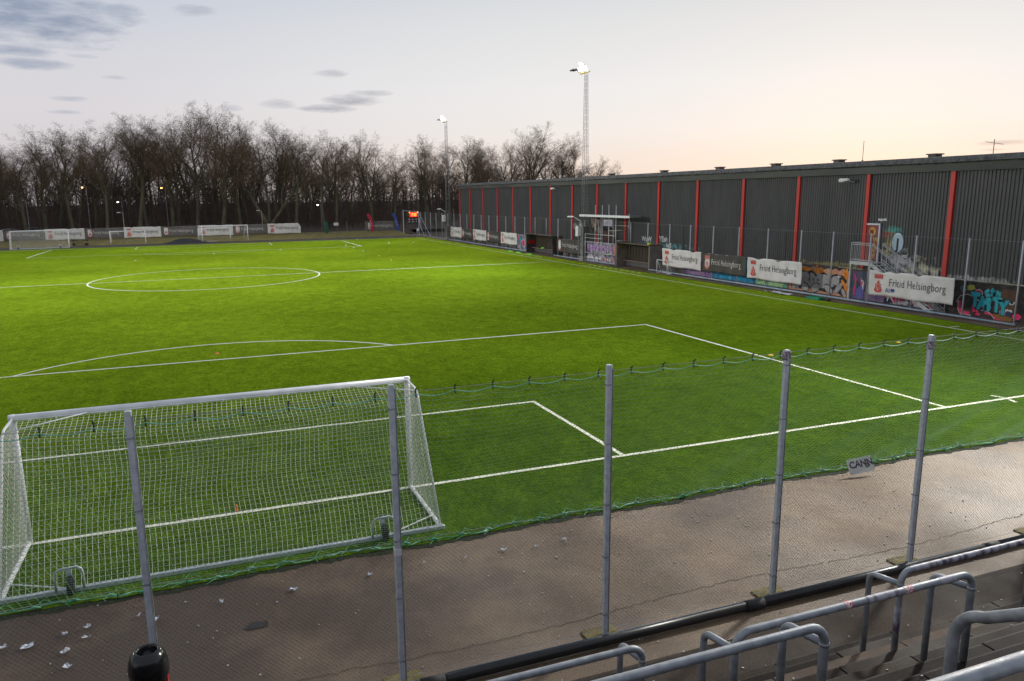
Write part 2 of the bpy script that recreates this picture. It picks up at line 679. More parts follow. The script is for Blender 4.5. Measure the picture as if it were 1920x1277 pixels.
# far grass bank + forest floor
g = MB()
nx_, ys_ = 90, [114.5, 115.5, 117, 119, 121, 123.5, 126]
zs_ = [0, .10, .22, .36, .48, .58, .6]
vs = []
for j, (y, z) in enumerate(zip(ys_, zs_)):
    for i in range(nx_ + 1):
        x = -72 + 106 * i / nx_
        vs.append((x, y + (.25 * math.sin(x * .7) + rng.uniform(-.15, .15) if j == 0 else 0), z + (rng.uniform(-.05, .05) if 0 < j < 6 else (-.01 if j == 0 else 0))))
g.add(vs, [(j * (nx_ + 1) + i, j * (nx_ + 1) + i + 1, (j + 1) * (nx_ + 1) + i + 1, (j + 1) * (nx_ + 1) + i) for j in range(len(ys_) - 1) for i in range(nx_)])
struct('grass_bank', g, BANKG, True)
g = MB()
g.add([(-400, 125.9, .59), (34, 125.9, .59), (34, 119.5, -.005), (36.62, 119.5, -.005), (36.62, 125.9, .59), (400, 125.9, .59), (400, 600, .59), (-400, 600, .59)],
      [(0, 1, 4, 5, 6, 7), (2, 3, 4, 1)])
struct('forest_floor', g, SOIL)

# jagged seams in the asphalt
g = MB()


def crack(x0, x1, y, w, amp, sd):
    r_ = random.Random(sd)
    x, q = x0, y
    while x < x1:
        x2, q2 = x + r_.uniform(.04, .14), y + .08 * math.sin(x * .8 + sd) + r_.uniform(-amp, amp)
        g.add([(x, q - w / 2, -.003), (x2, q2 - w / 2, -.003), (x2, q2 + w / 2, -.003), (x, q + w / 2, -.003)], [(0, 1, 2, 3)])
        x, q = x2, q2


crack(-6, 30, -7.46, .022, .022, 1)
crack(-6, 30, -6.15, .010, .03, 2)
struct('asphalt_seam', g, mat('seam', (.02, .016, .013), (.035, .028, .022), 9, .9))

# damp stain
g = MB()
st = []
for k in range(22):
    a = 2 * math.pi * k / 22
    rr = 1 + rng.uniform(-.3, .3)
    st.append((.12 + .19 * rr * math.cos(a), -4.5 + .10 * rr * math.sin(a), -.004))
g.add(st, [tuple(range(22))])
struct('damp_stain', g, mat('damp_tar', (.008, .007, .006), (.018, .015, .013), 9, .55))

# ================================================================== football goals
GH = 2.5


def make_goal(wd, ht, dt, db, name, label, cat, cell, cord, group=None, simple=False):
    """wd half width to post centre, ht crossbar centre height, dt/db depth of frame at top/bottom; opens to +y"""
    t = thing(name, label, cat, (0, 0, 0), group)
    for s in (-1, 1):
        p = MB()
        p.tube([(s * wd, 0, 0), (s * wd, 0, ht + .055)], .06, 14)
        p.build('goal_post', WHITE, t, True)
    p = MB()
    p.tube([(-wd - .06, 0, ht), (wd + .06, 0, ht)], .06, 14)
    p.tube([(-wd, -.062, ht - .035), (wd, -.062, ht - .035)], .012, 6)
    p.build('crossbar', WHITE, t, True)
    for s in (-1, 1):
        p = MB()
        p.tube([(s * wd, -.05, ht - .02), (s * wd, -dt * .8, ht - .04), (s * wd, -dt - .06, ht - .13), (s * wd, -dt - .14, ht - .3), (s * wd, -db + .02, .06)], .024, 10)
        p.build('stanchion', WHITE, t, True)
    p = MB()
    for s in (-1, 1):
        p.tube([(s * wd, -.05, .05), (s * wd, -db, .05)], .042, 10)
    p.bevbox((0, -db, .045), (2 * wd + .16, .085, .08), .012, mi=1)
    if not simple:
        for s in (-1, 1):
            p.tube([(s * wd, -db + .55, .07), (s * (wd - .95), -db + .03, .07)], .014, 6)
    p.build('ground_frame', [WHITE, GALV], t)
    if not simple:
        for s in (-1, 1):
            p = MB()
            p.tube([(s * (wd - 1.25), -.05, ht - .02), (s * wd, -dt, ht - .06)], .013, 6)
            p.build('brace', WHITE, t, True)
        for x in (-2.7, 2.58):
            p = MB()
            y = -db - .04
            p.tube([(x - .21, y, .06), (x - .21, y, .33), (x - .19, y, .40), (x - .13, y, .445), (x + .13, y, .455), (x + .19, y, .41), (x + .21, y, .34), (x + .21, y, .06)], .02, 8)
            p.box((x, y + .02, .34), (.09, .03, .22))
            hp = p.build('wheel_handle', GALV, t, True)
            p = MB()
            for k in range(14):
                a, b = 2 * math.pi * k / 14, 2 * math.pi * (k + 1) / 14
                for (r0, r1, w) in ((.10, .155, .035),):
                    vs_ = []
                    for (r_, ang) in ((r0, a), (r1, a), (r1, b), (r0, b)):
                        for sx_ in (-w, w):
                            vs_.append((x + .02 + sx_, y - .05 + r_ * math.cos(ang), .165 + r_ * math.sin(ang)))
                    p.add(vs_, [(0, 2, 4, 6), (1, 7, 5, 3), (2, 3, 5, 4), (0, 6, 7, 1)])
            p.tube([(x - .03, y - .05, .165), (x + .07, y - .05, .165)], .10, 12)
            p.build('wheel', RUBBER, hp)
    # net
    p = MB()
    prof = [(-.06, ht - .06), (-dt, ht - .16), (-db, .09)]
    l0 = math.dist(prof[0], prof[1])
    l1 = math.dist(prof[1], prof[2])
    nv = max(6, int((l0 + l1) / cell))
    nu = int(2 * wd / cell)
    r_ = random.Random(3)
    ph = [r_.uniform(0, 6.28) for _ in range(6)]

    def pt(u, v):
        d = v * (l0 + l1)
        if d < l0:
            k = d / l0
            y, z = prof[0][0] + (prof[1][0] - prof[0][0]) * k, prof[0][1] + (prof[1][1] - prof[0][1]) * k
            sag = -.20 * math.sin(math.pi * u) ** .6 * k
            oy = 0
        else:
            k = (d - l0) / l1
            y, z = prof[1][0] + (prof[2][0] - prof[1][0]) * k, prof[1][1] + (prof[2][1] - prof[1][1]) * k
            sag = -.20 * math.sin(math.pi * u) ** .6 * (1 - k) ** 2
            oy = (.16 * math.sin(math.pi * u) ** .6 * math.sin(math.pi * k) + .03 * math.sin(9 * u + 5 * k + ph[0]) + .02 * math.sin(21 * u + ph[1] + 3 * k)) * min(1, 4 * (1 - k))
        x = -wd + 2 * wd * u
        ex = .05 * math.sin(3.2 * v * math.pi + ph[2] + 4 * u) * math.sin(math.pi * u) * math.sin(math.pi * v)
        return (x + ex, y + oy, z + sag)
    G = [[pt(i / nu, j / nv) for j in range(nv + 1)] for i in range(nu + 1)]
    for i in range(nu + 1):
        for j in range(nv + 1):
            if i < nu:
                p.line(G[i][j], G[i + 1][j], cord)
            if j < nv:
                p.line(G[i][j], G[i][j + 1], cord)
    ns = int(ht / cell)
    nd = max(5, int((dt + db) / 2 / cell))
    for s in (-1, 1):
        def sp(a, b):
            z = .08 + (ht - .2) * b
            yb = -dt - .1 + (-db + dt + .1) * (1 - b) ** 1.0
            bul = s * .10 * math.sin(math.pi * a) * math.sin(math.pi * b)
            return (s * wd - bul, -.04 + (yb + .04) * a, z)
        H = [[sp(i / nd, j / ns) for j in range(ns + 1)] for i in range(nd + 1)]
        for i in range(nd + 1):
            for j in range(ns + 1):
                if i < nd and j < ns:
                    p.line(H[i][j], H[i + 1][j + 1], cord)
                    p.line(H[i + 1][j], H[i][j + 1], cord)
                if j < ns and i in (0, nd):
                    p.line(H[i][j], H[i][j + 1], cord)
    # ties on the crossbar
    k = -wd + .3
    while k < wd:
        p.box((k, -.065, ht - .05), (.03, .03, .04))
        k += .42
    p.build('net', CORDW, t)
    return t


goal = make_goal(3.72, GH, .82, 2.3, 'football_goal', 'full-size white goal nearest the stand, green ball net stretched behind it', 'football goal', .09, .0034, 'football goals around the pitch')
make_goal_far = dup(goal, (-22.7, 112.6, 0), R(6), 'full-size white goal standing far back at the left edge, its back turned to the pitch', 'football goals around the pitch')
big = make_goal(3.72, GH, .9, 2.0, 'football_goal', 'taller white goal overlapping a smaller goal beside the black tarpaulin heap', 'football goal', .3, .0032, 'football goals around the pitch', True)
big.location = (3.2, 114.0, 0)
big.rotation_euler = (0, 0, math.pi + R(20))
small = make_goal(2.5, 2.0, .6, 1.4, 'football_goal', 'small white goal standing alone to the left of the black tarpaulin heap', 'football goal', .25, .0032, 'football goals around the pitch', True)
small.location = (-11.2, 115.6, 0)
small.rotation_euler = (0, 0, math.pi)
dup(small, (1.6, 118.0, .02), math.pi + R(4), 'small white goal half hidden behind the taller far goal', 'football goals around the pitch')

# mini goal by the dugout
t = thing('mini_goal', 'tiny white frame goal beside the nearer dugout', 'mini goal', (35.0, 37.4, 0))
p = MB()
for y in (36.7, 38.2):
    p.tube([(34.85, y, 0), (34.85, y, 1.1)], .03, 8)
    p.tube([(35.33, y, 0), (34.85, y, 1.1)], .015, 6)
    p.tube([(34.85, y, .03), (35.33, y, .03)], .025, 6)
p.tube([(34.85, 36.67, 1.1), (34.85, 38.23, 1.1)], .03, 8)
p.tube([(35.33, 36.7, .03), (35.33, 38.2, .03)], .025, 6)
p.build('goal_frame', WHITE, t, True)
p = MB()
for i in range(13):
    y = 36.7 + 1.5 * i / 12
    p.line((35.33, y, .04), (34.87, y, 1.08), .002)
for j in range(9):
    k = j / 8
    p.line((35.33 - .46 * k, 36.7, .04 + 1.04 * k), (35.33 - .46 * k, 38.2, .04 + 1.04 * k), .002)
p.build('net', CORDW, t)

# ================================================================== near fence (chain link) and green ball net
FY, FH = -6.7, 4.03
post_x = [-13.38 + 3.045 * i for i in range(17)]
post_x[4], post_x[8] = -1.10, 10.90
t = thing('chain_link_fence', 'tall chain-link fence on square steel posts between terrace and pitch', 'fence', (0, FY, 0))
POST_H = {3: 4.11, 4: 4.11, 5: 4.11, 6: 4.08}                # the posts nearest the viewpoint stand a little taller
for i, x in enumerate(post_x):
    p = MB()
    ph_ = POST_H.get(i, FH)
    p.bevbox((x, FY, ph_ / 2), (.072, .072, ph_), .008)
    p.box((x + .046, FY - .02, ph_ / 2), (.012, .03, ph_ - .1), mi=1)
    for z in (.35, 1.25, 2.05, 2.95, 3.80):
        p.box((x, FY + .006, z), (.082, .09, .022), mi=1)
        p.box((x + .02, FY + .054, z), (.018, .014, .018), mi=1)
    q = p.build('post', [GALV, GALVD], t)
    if i in (5, 4, 7, 8):
        s_ = MB()
        zz = {5: 1.9, 4: 1.0, 7: FH - .09, 8: FH - .17}[i]
        s_.box((x, FY, zz), (.086, .086, .09 if i < 6 else .13))
        s_.build('sticker', mat('sticker_%s' % ('tape' if i < 6 else 'dark'), (.6, .6, .6) if i < 6 else (.06, .02, .06), (.75, .75, .75) if i < 6 else (.5, .45, .5), 22, .5), q)
    pb = MB()
    pb.box((x + rng.uniform(-.04, .04), FY + .03, 0), (.52, .34, .012 + .02))
    pb.build('post_footing', mat('mossy_slab', (.10, .085, .03), (.20, .16, .06), 7, .9, bump=.3) if i == 0 else bpy.data.materials['mossy_slab'], t)
p = MB()
x0, x1, z0, z1 = post_x[0], post_x[-1], .06, FH - .06
pitch = .062
hgt = z1 - z0
yy = FY + .048
k = x0 - hgt
while k < x1:
    for s_ in (1, -1):
        a, b = (k, z0), (k + hgt, z1)
        if s_ < 0:
            a, b = (k, z1), (k + hgt, z0)
        # clip in x
        (ax, az), (bx, bz) = a, b
        if bx <= x0 or ax >= x1:
            continue
        if ax < x0:
            f = (x0 - ax) / (bx - ax)
            ax, az = x0, az + (bz - az) * f
        if bx > x1:
            f = (x1 - ax) / (bx - ax)
            bx, bz = x1, az + (bz - az) * f
        p.line((ax, yy + .003 * s_, az), (bx, yy + .003 * s_, bz), .0011)
    k += pitch
p.build('wire_mesh', WIRE, t)
for z in (.06, 2.0, FH - .05):
    p = MB()
    for a, b in zip(post_x[:-1], post_x[1:]):
        p.tube([(a, yy, z), ((a + b) / 2, yy, z - .006), (b, yy, z)], .0035, 5)
    p.build('tension_wire', GALVD, t)

# green ball net: hung from the fence top, pinned to the edge of the turf
t = thing('ball_stop_net', 'green nylon ball net slanting from the fence top down to the turf edge', 'net', (0, FY, 0))
NX0, NX1 = -10.3, 34.0
CL = .0024
clipd = .52


def nb(x):
    return -2.72 + .05 * math.sin(x * 1.3) + .04 * math.sin(4.1 * x)


def npt(x, v):
    """v 0 top .. 1 bottom"""
    sc = .045 * abs(math.sin(math.pi * (x - NX0) / clipd)) * max(0, 1 - v * 6)
    yt, zt = FY + .09, FH - .10
    yb, zb = nb(x), .035
    sag = .10 * math.sin(math.pi * v) + .04 * math.sin(2.1 * x + 4 * v) * math.sin(math.pi * v)
    w = .02 * math.sin(5 * x + 9 * v) * math.sin(math.pi * v)
    return (x + w, yt + (yb - yt) * v, zt + (zb - zt) * v - sag - sc)


cell = .125
nu, nv = int((NX1 - NX0) / cell), 44
p = MB()
step = 2
for j in range(0, nv + 1):
    v = j / nv
    st_ = 1 if j < 2 else 3
    for i in range(0, nu, st_):
        p.line(npt(NX0 + cell * i, v), npt(NX0 + cell * min(nu, i + st_), v), CL)
for i in range(nu + 1):
    x = NX0 + cell * i
    last = npt(x, 0)
    for j in range(4, nv + 1, 4):
        q = npt(x, j / nv)
        p.line(last, q, CL)
        last = q
p.build('mesh', CORDG, t)
p = MB()
pts, i = [], 0
for i in range(int((NX1 - NX0) / .065)):
    q = npt(NX0 + .065 * i, 0)
    pts.append(q)
p.tube(pts, .006, 5)
p.build('top_rope', mat('pale_green_rope', (.16, .5, .36), (.3, .62, .5), 3, .6), t)
p = MB()
pts = []
r_ = random.Random(11)
for i in range(int((NX1 - NX0) / .11)):
    x = NX0 + .11 * i
    q = npt(x, 1)
    pts.append((x, q[1] - .02 + r_.uniform(-.03, .03), .03 + r_.uniform(0, .03)))
p.tube(pts, [.008 + (.012 if r_.random() < .12 else 0) for _ in pts], 6)
for i in range(0, len(pts) - 3, 5):                                          # bunched knots and loose ends
    a = Vector(pts[i])
    if r_.random() < .75:
        p.tube([a + Vector((-.07, .0, .0)), a + Vector((-.02, .01, .025)), a + Vector((.03, -.01, .02)), a + Vector((.09, .0, .0))], [.008, .022, .018, .008], 6)
    if r_.random() < .5:
        p.tube([a, a + Vector((r_.uniform(-.15, .05), -.08, .01)), a + Vector((r_.uniform(-.2, .1), -.16, .0))], .004, 4)
    p.tube([a + Vector((0, .02, .01)), a + Vector((.1, .16, .05)), a + Vector((.26, .05, .02))], .004, 4)
p.build('bottom_rope', ROPEG, t)
k = NX0
while k < NX1:
    p = MB()
    p.tube([(k, FY + .06, FH - .02), (k, FY + .10, FH - .05), (k, FY + .095, FH - .12), (k, FY + .07, FH - .135)], .011, 6)
    p.build('clip', BLACK, t)
    k += clipd
for x in (-8.2, -5.1, -1.95, -.9, 1.4, 3.2, 5.9, 8.4, 11.2, 14.1, 17.5, 21.3):
    p = MB()
    p.tube([(x, nb(x) - .05, .09), (x, nb(x) - .06, -.01)], .007, 5)
    p.build('peg', BLACK, t)

# white board tied to the net bottom
t = thing('sign_board', 'small tilted white board with dark capital letters tied to the net bottom', 'sign', (13.5, -3.15, .02))
ux = Vector((.985, -.12, .10)).normalized()
uy = Vector((0, .42, .907))
uy = (uy - ux * uy.dot(ux)).normalized()
o_ = Vector((13.17, -3.2, .03))
p = MB()
p.poly([(0, .03), (.03, 0), (.62, 0), (.65, .03), (.65, .35), (0, .35)], o_, ux, uy, .012)
p.build('board', OFFW, t)
p = MB()
p.text('CANN', .21, o_ + ux * .035 + uy * .14, ux, uy, .002, .013, .006)
p.build('lettering', mat('navy_ink', (.03, .04, .07)), t)
p = MB()
p.text('B', .24, o_ + ux * .42 + uy * .10, ux, uy, .002, .015, .004)
p.build('scrawl', mat('brown_ink', (.12, .08, .07)), t)

# black pipe along the foot of the fence
p = MB()
a = -13.4
while a < 34:
    b = a + 5.2
    p.tube([(a, -6.93, .075), (b, -6.93, .075)], .075, 14)
    p.tube([(b - .16, -6.93, .075), (b + .16, -6.93, .075)], .086, 14, mi=1)
    for q in (.9, 1.25):
        p.tube([(a + .2, -6.93 + .0755 * math.cos(q), .075 + .0755 * math.sin(q)), (b - .2, -6.93 + .0755 * math.cos(q), .075 + .0755 * math.sin(q))], .004, 4, mi=2)
    a = b
tag(p.build('water_pipe', [BLACK, mat('dull_black', (.02, .02, .02), (.04, .04, .04), 5, .7), mat('blue_stripe', (.02, .08, .16), None, rough=.4)], None, True), 'long black plastic pipe with blue stripes lying along the foot of the fence', 'pipe')

# bin on the first post
bx, by = -1.13, -7.09
t = thing('litter_bin', 'black domed litter bin with stickers fixed to a fence post', 'bin', (bx, by, .45))
p = MB()
p.lathe((bx, by, .45), [(.17, 0), (.19, .02), (.208, .72), (.208, .74)], 28)
p.build('body', mat('glossy_black', (.008, .008, .009), (.013, .013, .014), 6, .18), t, True)
p = MB()
p.lathe((bx, by, 1.19), [(.213, -.01), (.216, .05), (.207, .13), (.185, .20), (.15, .245), (.125, .262), (.112, .262), (.105, .24), (.10, .12), (.0, .11)], 28)
p.build('domed_lid', bpy.data.materials['glossy_black'], t, True)
p = MB()


def on_bin(a, z, w_, h_, mi, cell_=6):
    vs_ = []
    for j in (0, 1):
        for i in range(cell_ + 1):
            ang = a + (i / cell_ - .5) * w_ / .211
            vs_.append((bx + .2115 * math.cos(ang), by + .2115 * math.sin(ang), z + (j - .5) * h_))
    p.add(vs_, [(i, i + 1, cell_ + 2 + i, cell_ + 1 + i) for i in range(cell_)], mi)


for (a, z, w_, h_, mi) in ((-168, 1.05, .07, .10, 0), (-20, 1.08, .05, .14, 1), (-32, .97, .09, .12, 0), (-44, 1.0, .04, .03, 2), (-60, 1.10, .05, .05, 2), (-132, 1.135, .08, .006, 2), (-132, 1.06, .09, .006, 2), (-132, 1.095, .02, .025, 3)):
    on_bin(R(a), z, w_, h_, mi)
p.build('sticker', [OFFW, RED, mat('grey_print', (.30, .30, .31)), mat('purple_print', (.14, .05, .14))], t)
p = MB()
for i, c in enumerate('FONTOYPHAM'):
    ang = R(-122 + i * 6.5)
    px_, py_ = bx + .2125 * math.cos(ang), by + .2125 * math.sin(ang)
    p.text(c, .034, (px_, py_, 1.005), (-math.sin(ang), math.cos(ang), 0), (0, 0, 1), .0005, 0, 0)
p.build('lettering', bpy.data.materials['grey_print'], t)

# ================================================================== terrace steps and crush barriers
SY0, GO, RI = -8.39, .35, .20
p = MB()
for k in range(0, 21):
    ya, yb = SY0 - GO * k, SY0 - GO * (k + 1)
    x = -14.0 + (k % 3) * .7
    while x < 30:
        ln = 2.05
        jz = rng.uniform(-.006, .006)
        jy = rng.uniform(-.008, .008)
        p.bevbox((x + ln / 2, (ya + yb) / 2 - .01 + jy, RI * (k + 1) - .154 + jz), (ln - .014, GO - .01, .30), .006, mi=rng.choice((0, 0, 1)) if k != 2 else 3)
        p.bevbox((x + ln / 2, ya - .012 + jy, RI * (k + 1) - .153 + jz), (ln - .014, .036, .30), .008, mi=2 if k != 2 else 3)
        x += ln
p.box((8, -12.2, .0), (44, 7.2, .1))
WORN_LIT = asphalt_material('worn_lit_step_nose', (.014, .0095, .0068), (.045, .030, .020), (1.8, 1.7, 1.5), .6, .9)  # paler nose strip: worn edge, with the light it catches painted in
tag(p.build('terrace', [STEP, APRON, WORN_LIT, mat('tan_step_nose', (.075, .050, .034), (.13, .09, .062), 3, .85, bump=.3)]), 'stepped concrete standing terrace, dark and moist, below the viewpoint', 'terrace')


def tread(y):
    s = SY0 - y
    return 0 if s < 0 else RI * (math.floor(s / GO) + 1)


STICK = mat('sticker_wrap', (.42, .42, .47), (.09, .06, .10), 9, .5, lo=.46, hi=.60, detail=5, stretch=(1, .35, .35))
STICKR = mat('red_white_sticker', (.55, .03, .05), (.75, .72, .70), 60, .5, lo=.47, hi=.53)


def barrier(xa, xb, y, z, label, stick=(), hoop_dy=.45, hd=.22):
    t = thing('crush_barrier', label, 'barrier', ((xa + xb) / 2, y, tread(y)), 'steel crush barriers on the terrace')
    rr, R_ = .038, .16
    zb = tread(y)
    p = MB()
    pts = [(xa, y, zb)]
    for sgn, xc in ((-1, xa), (1, xb)):
        arcp = []
        for k in range(7):
            a = (math.pi / 2) * k / 6
            arcp.append((xc - sgn * (R_ - R_ * math.cos(a)), y, z - R_ + R_ * math.sin(a)))
        if sgn > 0:
            arcp = arcp[::-1]
        pts += arcp
    pts.append((xb, y, zb))
    p.tube(pts, rr, 14)
    for xc in (xa, xb):
        p.tube([(xc, y, z - .185), (xc, y, z - .155)], rr + .004, 14)
    rail = p.build('rail', BARR, t, True)
    for xc in (xa, xb):
        yf = y + hoop_dy
        zf = tread(yf)
        zt = z - hd
        p = MB()
        q = [(xc, y + .02, z - .17)]
        for k in range(7):
            a = (math.pi / 2) * k / 6
            q.append((xc, yf - .12 + .12 * math.sin(a), zt - .12 + .12 * math.cos(a)))
        q.append((xc, yf, zf))
        p.tube(q, rr * .92, 12)
        p.build('support_leg', BARR, t, True)
    for (x_, ln, m_) in stick:
        p = MB()
        p.tube([(x_, y, z), (x_ + ln, y, z)], rr + .0015, 14, caps=False)
        p.build('sticker', m_, rail, True)
    return t, rail


barrier(.8, 3.81, -9.4, 1.70, 'grey tubular crush barrier in the front row, nearest the litter bin')
t, rl = barrier(7.43, 10.45, -9.4, 1.83, 'sticker-covered crush barrier in the front row at the right edge', [(7.62, 1.5, STICK), (9.2, 1.0, STICK)])
for (x, z, hh) in ((7.43, 1.2, .35), (7.43, 1.62, .12)):
    p = MB()
    p.tube([(x, -9.4, z - hh / 2), (x, -9.4, z + hh / 2)], .0395, 14, caps=False)
    p.build('sticker', STICK, rl, True)
barrier(4.08, 7.1, -10.5, 2.415, 'middle-row crush barrier with red and white stickers on its rail', [(5.35, .09, STICKR), (5.62, .42, STICK), (6.12, .11, STICKR), (6.6, .22, STICK)])
barrier(1.2, 4.25, -11.35, 2.95, 'plain grey crush barrier in the third row, cut off by the bottom edge')
barrier(.9, 4.2, -13.6, 4.33, 'nearest blurred-looking crush barrier rail in the bottom right corner', hoop_dy=.45)
# aisle handrail following the slope
t = thing('handrail', 'dark sloping aisle handrail at the right edge of the terrace', 'handrail', (4.47, -12.25, tread(-12.25)))
p = MB()
q = [(4.47, -12.25, tread(-12.25))]
for k in range(8):
    a = (math.pi / 2) * k / 7
    q.append((4.47, -12.25 - .2 * (1 - math.cos(a)), 3.3 + .2 * math.sin(a) + .12 * k / 7 * .6))
q += [(4.47, -12.7, 3.74), (4.47, -13.6, 4.42), (4.47, -14.5, 5.05)]
p.tube(q, .04, 14)
p.build('rail', GALVD, t, True)
for yq, zq in ((-13.0, 3.95), (-14.5, 5.05)):
    p = MB()
    p.tube([(4.47, yq, tread(yq)), (4.47, yq, zq)], .034, 12)
    p.build('post', GALVD, t, True)

# ================================================================== litter, cones and bits on the ground
PAPER = mat('crumpled_paper', (.55, .58, .66), (.78, .80, .84), 20, .7)
LITTER = [(0.76, -3.64, .17, 'crumpled white paper scrap on the asphalt below the middle of the goal'),
          (-0.36, -3.6, .12, 'white paper scrap between the goal and the dark asphalt stain'),
          (2.05, -3.62, .13, 'white scrap on the asphalt left of the second fence post'),
          (-2.3, -3.62, .15, 'upper of two touching white scraps below the goal wheel'),
          (-2.27, -3.92, .16, 'lower of two touching white scraps below the goal wheel'),
          (-2.59, -3.69, .11, 'small crumpled scrap just left of the two touching scraps'),
          (-3.05, -3.85, .22, 'largest bluish scrap near the lower left corner'),
          (-3.4, -3.76, .18, 'bluish scrap at the far left edge of the asphalt'),
          (-2.52, -4.2, .17, 'torn bluish scrap halfway between net and litter bin'),
          (-2.42, -4.62, .15, 'long thin scrap nearest the litter bin'),
          (-1.59, -3.55, .10, 'tiny yellowish scrap left of the first fence post'),
          (-1.32, -3.79, .14, 'grey-green scrap right behind the first fence post'),
          (4.53, -3.62, .15, 'curled white scrap below the goal right corner'),
          (5.12, -3.72, .09, 'small upright white scrap left of the third fence post'),
          (5.73, -3.66, .11, 'bluish scrap nearest to the third fence post'),
          (3.02, -3.56, .09, 'white crumb pair right of the second fence post'),
          (3.78, -3.65, .08, 'small brownish scrap between second and third fence posts')]
for (x, y, s_, lb) in LITTER:
    p = MB()
    nq = 5
    vs_ = []
    a0 = rng.uniform(0, 3.1)
    for j in range(nq):
        for i in range(nq):
            u, v = (i / (nq - 1) - .5) * s_ * .72, (j / (nq - 1) - .5) * s_ * .46
            u += rng.uniform(-.012, .012)
            v += rng.uniform(-.012, .012)
            vs_.append((x + u * math.cos(a0) - v * math.sin(a0), y + u * math.sin(a0) + v * math.cos(a0), .004 + abs(rng.gauss(0, .02)) + .02 * abs(i - 2) / 2))
    p.add(vs_, [(j * nq + i, j * nq + i + 1, (j + 1) * nq + i + 1, (j + 1) * nq + i) for j in range(nq - 1) for i in range(nq - 1)])
    tag(p.build('litter_scrap', PAPER), lb, 'litter', 'paper scraps on the asphalt')
# pale specks: far too many and small to count
p = MB()
for _ in range(320):
    x, y = rng.uniform(-4, 20), rng.uniform(-8.2, -2.9)
    s_ = rng.uniform(.006, .016)
    p.box((x, y, s_ * .4 - .005), (s_ * 2, s_ * 1.3, s_), rng.uniform(0, 3))
for _ in range(260):
    y = rng.uniform(-14, -8.4)
    s_ = rng.uniform(.004, .012)
    p.box((rng.uniform(0, 12), y, tread(y) + .006), (s_ * 2.5, s_ * 1.5, s_), rng.uniform(0, 3))
struct('grit', p, mat('pale_grit', (.45, .43, .38), (.62, .6, .55), 30, .8), kind='stuff')

CONEW = mat('white_marker', (.75, .76, .72), None, rough=.5)
CONEY = mat('yellow_marker', (.80, .55, .04), None, rough=.5)
CONEO = mat('orange_marker', (.70, .20, .02), None, rough=.5)
CONES = [(-7.45, 77.0, CONEW, 'white marker cone beyond the centre circle at left'), (.88, 84.0, CONEW, 'white marker cone straight beyond the centre circle'),
         (9.12, 86.6, CONEW, 'white marker cone on the far penalty arc'), (18.58, 92.1, CONEW, 'white marker cone inside the far penalty area corner'),
         (18.47, 85.5, CONEW, 'farthest white cone of the diagonal row before the far penalty area'), (18.36, 78.5, CONEW, 'middle pale cone of the diagonal row before the far penalty area'),
         (18.38, 69.5, CONEY, 'bright yellow cone of the row right of the centre circle'), (18.16, 62.8, CONEY, 'yellow cone nearest the halfway line'),
         (25.16, 93.7, CONEW, 'white cone right of the far penalty area'), (28.64, 92.85, CONEW, 'white cone nearest the far corner flag'),
         (22.95, 106.3, CONEW, 'white cone on the far goal line'), (33.23, 89.7, CONEY, 'pale yellow cone beside the far end of the touchline'),
         (-.02, 17.8, CONEO, 'orange marker cone on the near penalty arc'), (20.62, 8.06, CONEY, 'flat yellow marker by the side line of the penalty area'),
         (27.29, 7.95, CONEY, 'flat yellow marker between penalty area and touchline')]
for (x, y, m_, lb) in CONES:
    p = MB()
    p.lathe((x, y, .012), [(.11, 0), (.11, .008), (.09, .02), (.04, .06), (.036, .06), (.0, .055)], 14)
    tag(p.build('marker_cone', m_, None, True), lb, 'marker cone', 'marker cones on the pitch')
p = MB()
p.lathe((.02, .12, .012), [(.045, 0), (.04, .015), (.024, .13), (.02, .14), (0, .14)], 14)
tag(p.build('marker_cone', CONEO, None, True), 'orange upright cone on the goal line inside the near goal', 'marker cone', 'marker cones on the pitch')

NEON = mat('neon_green_cloth', (.18, .75, .03), (.28, .85, .06), 8, .7)
for i, (x, y, l_) in enumerate(((33.75, 67.6, .9), (33.8, 65.2, .8), (33.85, 62.2, 1.1))):
    p = MB()
    for k in range(5):
        p.lathe((x + rng.uniform(-.1, .1), y + (k / 4 - .5) * l_, .012), [(.16, 0), (.17, .04), (.10, rng.uniform(.08, .13)), (.0, .12)], 9)
    tag(p.build('training_bib', NEON, None, True), ['farthest neon green bib heap along the touchline by the far dugout', 'middle neon green bib heap along the touchline by the far dugout', 'nearest neon green bib heap along the touchline by the far dugout'][i], 'bib heap', 'neon bibs by the far dugout')
p = MB()
vs_ = []
for j in range(5):
    for i in range(14):
        vs_.append((34.0 + j * .2 + rng.uniform(-.05, .05) - .02 * i, 24.2 - i * .155 + rng.uniform(-.03, .03), .02 + abs(rng.gauss(0, .04)) + (.06 if j == 0 else 0)))
p.add(vs_, [(j * 14 + i, j * 14 + i + 1, (j + 1) * 14 + i + 1, (j + 1) * 14 + i) for j in range(4) for i in range(13)])
tag(p.build('plastic_sheet', mat('white_plastic_sheet', (.72, .70, .76), (.82, .80, .82), 3, .4), None, True), 'crumpled white plastic sheet lying by the blue pipe', 'plastic sheet')
t = thing('crate_lid', 'green plastic lid lying on the turf edge by the grey graffiti', 'lid', (34.3, 19.9, 0), None)
p = MB()
p.bevbox((34.25, 20.0, .10), (.55, .95, .14), .03, .1)
p.build('lid', mat('green_plastic', (.0, .22, .10), (.01, .30, .14), 6, .4), t)
p = MB()
p.bevbox((34.45, 19.35, .05), (.35, .4, .1), .02, .3)
p.build('black_lump', BLACK, t)

